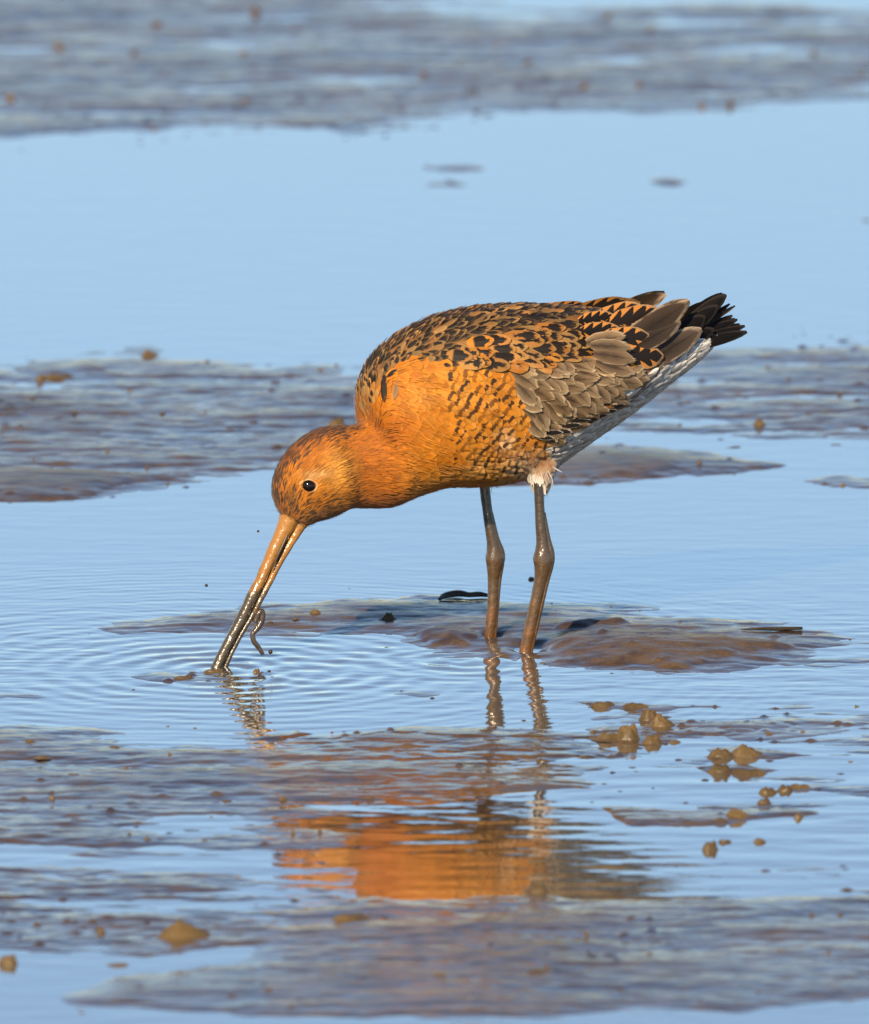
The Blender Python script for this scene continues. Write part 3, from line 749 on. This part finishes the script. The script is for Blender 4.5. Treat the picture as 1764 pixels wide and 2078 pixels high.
for x, y in rows(POLY_SCAP, 25, 16, (1, .12), .35):
    fd = flow(x, y); a = random.gauss(0, .12); fd = (fd[0]*math.cos(a)-fd[1]*math.sin(a), fd[0]*math.sin(a)+fd[1]*math.cos(a))
    L = random.uniform(50, 74)*(1 if x > 980 else .7)
    wing_feather('scapular_feather', x-fd[0]*16, y-fd[1]*16, fd, L, random.uniform(24, 31), 'blotch', vary(lerp(lerp(ORANGE, BUFF, random.random()*.8), BROWN, .2+random.random()*.65*sstep(960, 1120, x)), .24), vary(DARK, .3), vary(lerp(BUFF, GREYB, random.random()*.7), .15), rag=.04, lift=(.0016, .0042))
# --- named long feathers of the folded wing, rump and tail: root, tip (photo pixels), width, style, distance off the middle plane
LONG = [
 ('tail_feather',(1370,685),(1474,598),34,'black',(-.006,-.003)),('tail_feather',(1365,690),(1458,620),34,'black',(-.012,-.008)),('tail_feather',(1380,690),(1482,616),13,'black',(.0,.004)),
 ('tail_feather',(1370,700),(1487,640),17,'black',(-.004,.0)),('tail_feather',(1370,702),(1497,648),20,'black',(-.006,-.002)),('tail_feather',(1372,705),(1513,661),19,'black',(-.008,-.004)),('tail_feather',(1372,712),(1517,673),24,'black',(-.012,-.008)),('tail_feather',(1350,700),(1432,642),40,'black',(-.016,-.011)),('tail_feather',(1350,710),(1450,668),34,'black',(-.015,-.010)),
 ('primary_feather',(1255,768),(1346,748),42,'plain',(-.032,-.022)),('primary_feather',(1230,800),(1306,780),34,'plain',(-.034,-.026)),('primary_feather',(1215,830),(1275,803),28,'plain',(-.036,-.030)),
 ('tertial_feather',(1300,742),(1425,668),50,'plain',(-.029,-.017)),
 ('tertial_feather',(1262,716),(1382,652),46,'plain',(-.034,-.022)),('tertial_feather',(1262,704),(1400,610),52,'plain',(-.031,-.019)),
 ('tertial_feather',(1205,652),(1302,621),42,'notch',(-.017,-.011)),('tertial_feather',(1235,658),(1340,630),46,'notch',(-.024,-.015)),('tertial_feather',(1215,692),(1318,680),46,'notch',(-.037,-.028)),
 ('tertial_feather',(1255,724),(1347,722),52,'notch',(-.038,-.028)),('tertial_feather',(1200,768),(1262,794),36,'notch',(-.042,-.036)),
 ('tertial_feather',(1180,672),(1258,668),34,'notch',(-.036,-.029)),('tertial_feather',(1175,652),(1245,640),30,'notch',(-.027,-.020)),
 ('covert_feather',(1200,700),(1284,706),30,'plain',(-.044,-.037)),('covert_feather',(1205,716),(1291,730),34,'plain',(-.045,-.038)),('covert_feather',(1210,733),(1289,758),32,'plain',(-.045,-.038)),('covert_feather',(1190,695),(1272,680),32,'plain',(-.041,-.035)),
]
for nm, r, t, w, st, dep in LONG:
    d2 = (t[0]-r[0], t[1]-r[1]); L = math.hypot(*d2)
    if st == 'black': b_, m_, e_ = vary((.006, .005, .005), .2), DARK, (.05, .04, .035)
    elif st == 'plain' and nm != 'covert_feather': b_, m_, e_ = vary((.066, .043, .029), .25), (.022, .015, .010), vary((.36, .27, .19), .1)
    elif st == 'plain': b_, m_, e_ = vary(lerp(GREYB, (.2, .13, .08), random.random()*.6), .15), (.07, .045, .03), (.46, .35, .23)
    else: b_, m_, e_ = vary((.55, .22, .045), .12), vary(DARK, .2), vary((.40, .24, .12), .1)
    wing_feather(nm, r[0], r[1], d2, L, w, st, b_, m_, e_, lift=(0, .001), depth=dep, nu=6, nv=12, rag=.02 if nm != 'covert_feather' else .17, curl=-.02)
# folded primaries: thin dark tips with pale rims along the lower edge of the wing
for k in range(9):
    t = k/8; x = 1095+150*t; y = 886-58*t+random.uniform(-3, 3)
    wing_feather('primary_feather', x-14, y-2, (.95, -.1+.25*random.random()), 40, 11, 'plain', vary(DARK, .3), DARK, vary((.6, .55, .5), .1), depth=None, lift=(.002, .004))
# loose white feathers under the tail, some with a dark shaft streak
for k in range(16):
    t = k/15; x = 1140+245*t+random.uniform(-6, 6); y = 893-172*t+random.uniform(2, 22)*(1-.5*t)
    mk_ = (.16, .14, .13) if random.random() < .5 else (.5, .48, .46)
    wing_feather('undertail_feather', x-20, y+12, (.86, -.50+random.uniform(-.08, .08)), random.uniform(50, 72), random.uniform(15, 21), 'plain', vary((.82, .80, .76), .06), mk_, (.80, .78, .75), lift=(.0006, .0016), rag=.09)
# bend of the wing: dark blade painting in the shaded hollow, and a pale shoulder feather
wing_feather('shoulder_gap_and_feather', 781, 762, (.36, .93), 54, 14, 'plain', DARK, DARK, (.12, .05, .02), lift=(.0012, .0024))
wing_feather('shoulder_gap_and_feather', 806, 776, (-.08, 1), 36, 12, 'plain', (.30, .17, .08), (.2, .1, .04), (.36, .2, .09), lift=(.0008, .0014), rag=.2)
for s, P_ in far_wing.items():
    if P_.V: P_.build('far_wing_plumage', FM[s], True)

# ------------------------------------------------------------------ tubes for bill, legs, worm
def tube(path, radii, nseg=18, flat=None, cap=True, sub=6, up=None, rough=0.0):
    """path of points with (in-plane, sideways) radii; returns verts, faces, along"""
    n = len(path); P = []; R = []
    m = (n-1)*sub+1
    def cr(Ls, t):
        i = min(int(t), n-2); f_ = t-i
        p0, p1, p2, p3 = Ls[max(i-1, 0)], Ls[i], Ls[i+1], Ls[min(i+2, n-1)]
        return .5*((p1*2)+(p2-p0)*f_+(p0*2-p1*5+p2*4-p3)*f_**2+(p1*3-p0-p2*3+p3)*f_**3)
    V = []; A = []
    RA = [r[0] if isinstance(r, tuple) else r for r in radii]; RB = [r[1] if isinstance(r, tuple) else r for r in radii]
    pts = [cr(path, k/sub) for k in range(m)]
    up = up or E2
    for k in range(m):
        t = k/sub; tg = (pts[min(k+1, m-1)]-pts[max(k-1, 0)]).normalized()
        b_ = (up-tg*up.dot(tg)).normalized(); a_ = tg.cross(b_).normalized()
        ra = cr(RA, t); rb = cr(RB, t)
        for j in range(nseg):
            th = 2*math.pi*j/nseg
            e_ = 1+rough*(n2(k*.35+7, j*.9, 21)+.6*n2(k*1.1, j*1.7, 22))
            V.append(pts[k]+a_*(ra*math.cos(th)*e_)+b_*(rb*math.sin(th)*e_)); A.append(t/(n-1))
    F = [(k*nseg+j, k*nseg+(j+1) % nseg, (k+1)*nseg+(j+1) % nseg, (k+1)*nseg+j) for k in range(m-1) for j in range(nseg)]
    for k in (0, m-1):
        c = len(V); V.append(pts[k]); A.append(0 if k == 0 else 1)
        F += [(c, k*nseg+j, k*nseg+(j+1) % nseg, c) for j in range(nseg)]
    return V, F, A
def tube_obj(name, t, mat, parent=None):
    V, F, A = t; me = bpy.data.meshes.new(name)
    me.from_pydata([tuple(p) for p in V], [], [tuple(dict.fromkeys(q)) for q in F])
    bm = bmesh.new(); bm.from_mesh(me); bmesh.ops.recalc_face_normals(bm, faces=bm.faces); bm.to_mesh(me); bm.free()
    for p in me.polygons: p.use_smooth = True
    a = me.attributes.new('along', 'FLOAT', 'POINT'); a.data.foreach_set('value', np.array(A, np.float32))
    return link(name, me, mat, parent)
def horn_material(name, c0, c1, cmud, lo, hi, rough=.3):
    m, nt, b = new_mat(name); pos = poscoord(nt); a = E(nt, attr(nt, 'along').outputs['Fac'])
    n1 = noise(nt, pos, 160, 4); n2_ = noise(nt, pos, 700, 3)
    col = mix(nt, a.step(0, .6), c0, c1)
    col = mix(nt, n2_.step(.5, .75)*.35, col, tuple(x*.35 for x in c0))
    k = (a+(n1-.5)*.5).step(lo, hi)
    col = mix(nt, k, col, cmud)
    nt.links.new(col, b.inputs['Base Color'])
    nt.links.new((n1.step(.3, .7)*.25+rough-.1).v, b.inputs['Roughness'])
    b.inputs['Coat Weight'].default_value = .7; b.inputs['Coat Roughness'].default_value = .14
    n3_ = noise(nt, pos, 330, 3); nrm = bump(nt, n1*.8+n2_*.35+n3_*.8, .42, .0014); nt.links.new(nrm, b.inputs['Normal']); nt.links.new(nrm, b.inputs['Coat Normal'])
    return m
M_BILL = horn_material('bill_horn', (.36, .168, .034), (.31, .14, .028), (.062, .046, .026), .34, .54)
M_LEG = horn_material('leg_skin', (.040, .029, .020), (.085, .050, .022), (.16, .065, .014), .7, 1.0, .28)
M_WORM = horn_material('worm_skin', (.06, .042, .028), (.065, .045, .03), (.065, .045, .03), 2, 3, .2)

def pathm(pts): return [mid(*p) for p in pts]
px2 = 1/PXM
tube_obj('upper_mandible', tube(pathm([(594,1034),(586,1056),(571,1086),(549,1131),(529,1176),(511,1211),(494,1247),(475,1283),(456,1319),(436,1360),(431,1370)]),
    [(.0080,.0070),(.0064,.0062),(.0047,.0050),(.0037,.0042),(.0033,.0038),(.0033,.0037),(.0032,.0036),(.0030,.0034),(.0030,.0033),(.0031,.0034),(.0028,.003)], 20, rough=.07), M_BILL, bird)
tube_obj('lower_mandible', tube(pathm([(616,1046),(608,1064),(596,1087),(570,1132),(548,1176),(530,1211),(511,1248),(490,1284),(472,1319),(455,1356),(450,1368)]),
    [(.0054,.0058),(.0044,.0050),(.0033,.0042),(.0026,.0035),(.0023,.0030),(.0022,.0029),(.0018,.0026),(.0017,.0024),(.0016,.0022),(.0016,.0021),(.0014,.002)], 16, rough=.08), M_BILL, bird)
# nostril groove
m_, nt_, b_ = new_mat('groove_dark'); b_.inputs['Base Color'].default_value = (.05, .03, .018, 1); b_.inputs['Roughness'].default_value = .35
q = [mid(*p)-E2*.0046 for p in [(578,1082),(567,1106),(556,1130),(545,1156)]]
tube_obj('nostril', tube(q, [.0004, .0009, .0008, .0003], 8), m_, bird)

# eye
q, n_ = hit(627, 986)
eye_c = q - n_*.0019
def lathe_eye():
    bm = bmesh.new(); bmesh.ops.create_uvsphere(bm, u_segments=24, v_segments=16, radius=.0046)
    me = bpy.data.meshes.new('eye'); bm.to_mesh(me); bm.free()
    for p in me.polygons: p.use_smooth = True
    return me
m_, nt_, b_ = new_mat('eye_dark'); b_.inputs['Base Color'].default_value = (.006, .004, .003, 1); b_.inputs['Roughness'].default_value = .12; b_.inputs['Specular IOR Level'].default_value = .45
eye = link('eye', lathe_eye(), m_, bird); eye.location = eye_c; eye.scale = (1.0, .9, .88)
eye.rotation_euler = (0, math.radians(20), 0); bpy.context.view_layer.update()
eye2 = link('eye', eye.data, m_, bird); eye2.location = mirror(eye_c); eye2.scale = (1, .9, .88)
m_ring, nt_, b_ = new_mat('eye_ring_skin'); b_.inputs['Base Color'].default_value = (.50, .31, .14, 1); b_.inputs['Roughness'].default_value = .6
def ring(cen, nrm):
    tx = nrm.cross(EZ).normalized(); ty = tx.cross(nrm).normalized()
    path = []
    for k in range(29):
        th = 2*math.pi*k/28; r = .0043*(1+.10*math.cos(2*th-.5)+.05*math.sin(5*th))
        path.append(cen + nrm*.0013 + tx*(r*math.cos(th)*1.12) + ty*(r*math.sin(th)*.92))
    return tube(path, [.00048+.00028*abs(math.sin(k*.23+.6)) for k in range(29)], 8, sub=1, up=nrm)
for e_, c_, n__ in ((eye, eye_c, n_), (eye2, mirror(eye_c), n_-E2*(2*n_.dot(E2)))):
    r_ = tube_obj('eye_ring', ring(c_, n__), m_ring, None); r_.parent = e_
    bpy.context.view_layer.update(); r_.matrix_parent_inverse = e_.matrix_world.inverted()

# legs
def leg(foot, pts, rads, Yt):
    n = len(pts); P = []
    for i, (px, py) in enumerate(pts):
        t = i/(n-1); P.append(onY(px, py, Yt*(1-t)+foot.y*t))
    P.append(P[-1]+(P[-1]-P[-2]).normalized()*.012)
    rads = [tuple(q_*.88 for q_ in r_) if isinstance(r_, tuple) else r_*.86 for r_ in rads]
    return tube(P, rads+[rads[-1]], 18, rough=.05, sub=5)
l1 = tube_obj('leg', leg(FOOT_F, [(981,960),(985,1000),(993,1060),(1001,1105),(1005,1130),(1004,1150),(1002,1175),(1000,1230),(993,1300)],
    [.0038,.0037,.0037,.0046,(.0070,.0060),(.0058,.0054),(.0041,.004),(.0039,.0037),(.0038,.0036)], FOOT_F.y), M_LEG, bird)
l2 = tube_obj('leg', leg(FOOT_N, [(1091,965),(1094,1000),(1097,1060),(1101,1105),(1103,1132),(1102,1152),(1097,1180),(1083,1245),(1066,1323)],
    [.0036,.0034,.0037,.0046,(.0075,.0062),(.0062,.0056),(.0046,.0042),(.0044,.0040),(.0043,.0039)], FOOT_N.y), M_LEG, bird)
# tendons running down the back of each leg
def tendon(foot, pts, rads, Yt):
    t = leg(foot, pts, rads, Yt); return t
tube_obj('tendon', tendon(FOOT_F, [(997,1040),(1008,1090),(1017,1120),(1017,1140),(1013,1180),(1008,1240),(1003,1298)], [.0014,.0018,.0026,.0026,.0017,.0016,.0016], FOOT_F.y), M_LEG, bird)
tube_obj('tendon', tendon(FOOT_N, [(1104,1040),(1112,1090),(1118,1122),(1117,1146),(1110,1180),(1095,1245),(1078,1318)], [.0013,.0018,.0027,.0026,.0018,.0017,.0016], FOOT_N.y), M_LEG, bird)
# white tuft where the leg leaves the belly
tuft = Plumage()
for k in range(34):
    x = random.uniform(1074, 1100); y = random.uniform(958, 985)
    q, n_ = hit(x, y)
    if q is None: continue
    tuft.add(feather_geo(q, dir3((random.uniform(-.1, .35), 1)), n_, random.uniform(.006, .009), random.uniform(.0018, .003), 2, 4, conform=False, lift=(.0006, .0016), camber=.05, tipround=.7), vary((.78, .74, .68), .06), (.5, .45, .4), (.8, .77, .72))
tuft.build('thigh_tuft', FM['plain'], True, 'white tuft of feathers above the leg')

# ------------------------------------------------------------------ worm, drops, splash
worm_pts = [(513,1262),(521,1243),(528,1240),(527,1258),(518,1274),(509,1285),(512,1300),(521,1312),(530,1326)]
o = tube_obj('worm', tube([mid(*p)-E2*.003 for p in worm_pts], [.0016,.0019,.0020,.0020,.0018,.0016,.0016,.0015,.0012], 12, rough=.06), M_WORM)
tag(o, 'thin dark brown worm dangling from the bill of the bird', 'worm')
def blob(name, r, seed, squash=1.0, sub=2, amp=.15):
    bm = bmesh.new(); bmesh.ops.create_icosphere(bm, subdivisions=sub, radius=1)
    for v_ in bm.verts:
        d = v_.co.normalized(); k = 1+amp*n2(d.x*1.6+seed*3.1, d.y*1.6+d.z*2.3, seed)+amp*.5*n2(d.x*4+seed, d.y*4-d.z*3.1, seed+5)
        v_.co = d*k*r; v_.co.z *= squash
    me = bpy.data.meshes.new(name); bm.to_mesh(me); bm.free()
    for p in me.polygons: p.use_smooth = True
    return me
for (x, y, r, lab) in ((549,1323,.0014,'round mud drop falling beside the tip of the dangling worm'),(419,1188,.0010,'tiny mud drop in the air over the water left of the bill'),(524,1078,.0008,'tiny mud drop in the air in front of the base of the bill')):
    o = link('mud_drop', blob('mud_drop', r, 3, amp=.05), M_DARKMUD); o.location = mid(x, y); tag(o, lab, 'drop')

# ------------------------------------------------------------------ clods and crumbs
clod_meshes = []
def heap(k, nr=16, na=40):
    """slumped heap of mud: polar mesh, lumpy top, ragged foot spreading into the wet"""
    V = [(0, 0, 0)]; F = []
    ox, oy = (n2(k*2.7, 1.3, 71)*.3, n2(k*1.9, 4.1, 72)*.3)
    for i in range(1, nr+1):
        r = i/nr
        for j in range(na):
            th = 2*math.pi*j/na; c, s_ = math.cos(th), math.sin(th)
            R = 1+.28*n2(c*1.3+k*7, s_*1.3+k, 73)+.13*n2(c*3.5+k*3, s_*3.5, 74)
            V.append((r*R*c, r*R*s_, 0))
    out = []
    for (x, y, _), q in zip(V, [0]+[i/nr for i in range(1, nr+1) for j in range(na)]):
        b_ = math.exp(-(((x-ox)**2+(y-oy)**2)/(.34+.08*n2(k*3.3, 2.2, 79)))**2.2)*.85
        l2 = .5*math.exp(-((x+.42-ox)**2+(y+.1)**2)/(.10+.04*((k*37) % 3)))+.35*math.exp(-((x-.45)**2+(y-.15)**2)/.10)
        z = (b_*(.75 if k % 2 else 1)+l2*(.8 if k % 2 else .35))*(1+.45*n2(x*1.8+k*5, y*1.8, 75)+.25*n2(x*4+k, y*4, 76))+.14*n2(x*11, y*11+k, 77)*(1-q)
        fl = (1-q**3)
        out.append((x+.08*n2(x*5, y*5+k, 78), y, max(z, 0)*fl+.10*(1-q*q)-.12*q**4))
    F = [(0, 1+j, 1+(j+1) % na) for j in range(na)]
    for i in range(nr-1):
        for j in range(na):
            a_ = 1+i*na+j; b2 = 1+i*na+(j+1) % na; F.append((a_, a_+na, b2+na, b2))
    me = bpy.data.meshes.new('mud_clod'); me.from_pydata(out, [], F)
    bm = bmesh.new(); bm.from_mesh(me); bmesh.ops.recalc_face_normals(bm, faces=bm.faces); bm.to_mesh(me); bm.free()
    me.materials.append(M_CLOD)
    for p in me.polygons: p.use_smooth = True
    return me
clod_meshes = [heap(k) for k in range(8)]
def clod(px, py, w, h, label, group=None, k=None, deep=.75, name='mud_clod', mat=None):
    """clod whose foot is at pixel (px, py); w, h its size in pixels"""
    p = ground(px, py); s = (p-CAM).length/FPX
    z = max(mud_at(p.x, p.y), -.0004)
    p = ground(px, py, z)
    k = random.randrange(8) if k is None else k
    o = link(name, clod_meshes[k]); rx = w*s*.68; o.scale = (rx, rx*deep, h*s*.62); o.location = (p.x, p.y+rx*deep*.35, z-.0002-h*s*.06)
    o.rotation_euler = (0, 0, random.uniform(-.4, .4))
    return tag(o, label, 'mud clod' if w > 30 else 'mud crumb', group)
clod(1345,1474,56,34,'larger rounded clod of the pair standing in water below the mound', k=0)
clod(1318,1462,46,36,'knobbly clod leaning on the largest clod below the mound', k=1)
clod(1272,1500,54,44,'tall rounded clod standing alone in the water nearest the leg reflections', k=2)
clod(1236,1500,50,20,'low smear of mud against the tall rounded clod', k=3)
clod(1322,1508,46,24,'small low clod just in front of the largest clod pair', k=4)
clod(1368,1510,30,12,'flat end of mud trailing right from the small low clod', k=5)
clod(1225,1434,56,16,'long low clod on the thin strip behind the largest clods', k=3)
clod(1290,1436,60,14,'flat clod between the long low clod and the largest pair', k=1)
clod(1462,1536,56,26,'smaller hump of the cracked double clod in the water', k=1)
clod(1520,1538,84,34,'larger hump of the cracked double clod in the water', k=0)
clod(1460,1568,60,24,'dark crumbling hump at the left of the split flat clod', k=4)
clod(1520,1574,84,22,'broad smooth clod with a split at its side', k=3)
clod(1558,1612,44,22,'crumbly clod at the head of the trail of clods', k=1); clod(1592,1608,40,22,'crumbly clod second in the trail of clods', k=4); clod(1625,1600,50,14,'flat clod with a tail of mud beside the crumbly clods', k=3)
clod(1550,1632,32,16,'small clod below the crumbly clods, above the oval one', k=2); clod(1492,1656,46,20,'smooth oval clod at the end of a low mud spit', k=5)
clod(1622,1662,24,17,'lone dark lump in the smooth water right of the oval clod', k=0)
clod(1440,1728,38,30,'boxy brown lump standing in smooth water right of the orange reflection', k=2); clod(1472,1712,32,14,'flat dark lump trailing from the boxy brown lump', k=3); clod(1540,1712,30,16,'small pointed lump in smooth water beyond the boxy one', k=5)
clod(1088,1812,60,26,'round brown clod in the middle of the orange reflection', k=4)
clod(378,1902,118,42,'big pyramid-shaped clod of mud standing alone in front', k=0); clod(712,1868,90,20,'long low heap of mud between the big clod and the reflection', k=3)
clod(14,1960,46,32,'rounded olive clod at the edge of the smooth water in front', k=2); clod(205,1896,18,26,'thin upright dark lump beside the big pyramid clod', k=1)
clod(682,866,40,26,'grey-green rounded clod just behind the head of the bird', k=2)
clod(1540,864,26,22,'cone-shaped lump on the bank behind the tail', k=5); clod(1448,736,1,1,'x') if False else None
clod(305,722,40,16,'domed lump on the crest of the bank behind the head', k=0); clod(82,772,26,18,'ragged dark lump with a trailing ridge on the left bank', k=1); clod(120,768,70,14,'low ridge of mud behind the head, beside a ragged lump', k=3)
clod(640,1246,26,16,'forked crumb of mud on the mound right of the bill', k=1); clod(788,1254,26,16,'dark crumb on the mound in the shadow of the bird', k=4)
clod(1078,1178,18,11,'lone lump in the water behind the leg joint', k=5)
def scatter(pts, label, group):
    for q in pts:
        a_ = q[3]/q[2]
        adj = 'broad flat' if q[2] >= 28 else 'upright pointed' if a_ > 1.15 else 'low flat' if a_ < .55 else 'tiny round' if q[2] < 15 else 'rounded'
        clod(q[0], q[1], q[2]*(.76 if q[1] > 300 else .95), q[3]*(.60 if q[1] > 300 else .8), adj+' '+label, group)
scatter([(262,794,14,12),(66,808,14,10),(218,918,14,14),(298,950,12,10),(67,934,10,10),(416,836,16,8),(330,838,14,8),(250,840,20,6),(650,752,18,14),(682,742,14,10),(420,735,18,12),(400,738,16,8),(340,1012-30,10,8),(90,765,20,12),(150,836,16,6),(465,870,24,5),(345,920,12,6)],
        'dark crumb on the bank behind the head', 'crumbs on the bank behind the head')
scatter([(1380,862,12,10),(1395,818,24,10),(1695,905,50,8),(1420,940,12,18),(1490,965,10,8),(1712,985,20,12),(1330,800,14,6),(1600,770,16,8),(1705,800,14,8),(1560,745,18,8),(1500,800,16,6),(1640,840,18,6)],
        'crumb on the wet banks behind the tail', 'crumbs on the banks behind the tail')
scatter([(22,205,20,34),(118,94,20,16),(496,108,20,16),(315,260,18,12),(498,206,16,14),(1424,217,16,20),(1482,214,16,28),(520,26,24,28),(318,50,30,14),(270,108,18,12),(600,60,16,10),(1070,130,20,18),(1300,172,22,14),(1185,175,20,16),(1235,30,20,12),(1320,62,22,12),(1650,108,18,14),(1750,190-40,18,10),(1010,90,16,10),(860,150,16,14)],
        'blurred lump on the far mud beyond the open water', 'lumps on the far mud')
scatter([(600,1256,16,8),(712,1196,18,7),(500,1250,14,6),(550,1262,12,5),(1250,1262,24,8),(1470,1290,10,8),(1120,1225,10,6),(1240,1232,10,6),(1300,1240,12,6),(1010,1222,10,6),(880,1262,10,5),(1380,1262,14,6)],
        'crumb on the mound the bird stands on', 'crumbs on the mound')
scatter([(270,1402,14,10),(395,1480,18,10),(85,1538,36,12),(60,1505,32,12),(230,1518,40,10),(345,1532,14,14),(255,1560,16,10),(150,1574,40,12),(105,1620,16,16),(460,1628,44,10),(575,1622,26,14),(750,1620,30,10),(300,1704,22,16),(262,1694,14,12),(415,1706,16,10),(650,1690,16,22),(595,1690,14,22),(430,1660,20,10),(170,1600,14,10),(550,1510,22,10),(340,1476,16,8),(520,1362,12,10)],
        'crumb of mud on the streaky flat in front of the bill', 'crumbs on the flat in front of the bill')
scatter([(1740,1436,18,14),(1727,1548,16,12),(1648,1858,14,16),(1705,1858,14,16),(1320,1938,16,16),(1420,2034,16,12),(1110,1962,14,12),(1190,1898,14,18),(890,1980,50,12),(1090,1975,80,14),(1260,2010,16,12),(240,1962,90,16),(545,2010,30,12),(165,2058,24,12),(1590,1930,50,8),(1680,1935,16,14),(1730,1925,12,14),(1540,2012,14,10),(985,2004,16,12),(1560,1488,26,8),(1630,1486,18,10),(1725,1300,14,8),(1290,1500-10,10,6)],
        'crumb of mud on the wet flat in front of the bird', 'crumbs on the wet flat in front')
# dark slick loop of weed on the crest of the mound behind the far leg
wz = lambda x, y, dz=.0: (lambda p: Vector((p.x, p.y, max(mud_at(p.x, p.y), 0)+dz)))(ground(x, y))
P_ = [wz(892,1222,.001), wz(905,1216,.0022), wz(930,1213,.0026), wz(952,1214,.0022), wz(975,1213,.0022), wz(1003,1214,.001)]
tag(tube_obj('weed_strand', tube(P_, [(.001,.001),(.003,.0018),(.004,.002),(.003,.0016),(.003,.0016),(.001,.0006)], 10, up=EZ), M_DARKMUD), 'black slick loop of weed on the mound crest behind the far leg', 'weed')
P_ = [wz(1505,1287,.0006), wz(1540,1286,.0012), wz(1580,1284,.0014), wz(1628,1282,.0012)]
tag(tube_obj('driftwood_sliver', tube(P_, [(.0006,.0003),(.0024,.0009),(.003,.0012),(.002,.0009)], 10, up=EZ), M_DARKMUD), 'flat dark sliver of wood lying at the right end of the mound', 'driftwood')
# mud pushed up where the bill goes in
for (x, y, w, h, lab) in ((432,1366,50,12,'wet mud heaped where the bill enters the water'),(520,1366,18,14,'little mud splash standing in the ripples beside the bill tip'),(370,1378,50,9,'smooth mud bulge in the ripples before the bill tip')):
    o = clod(x, y, w, h, lab, k=2, deep=.5, name='mud_splash'); o['category'] = 'mud splash'
print('verts', sum(len(o.data.vertices) for o in bpy.data.objects if o.type == 'MESH'), 'objects', len(bpy.data.objects))
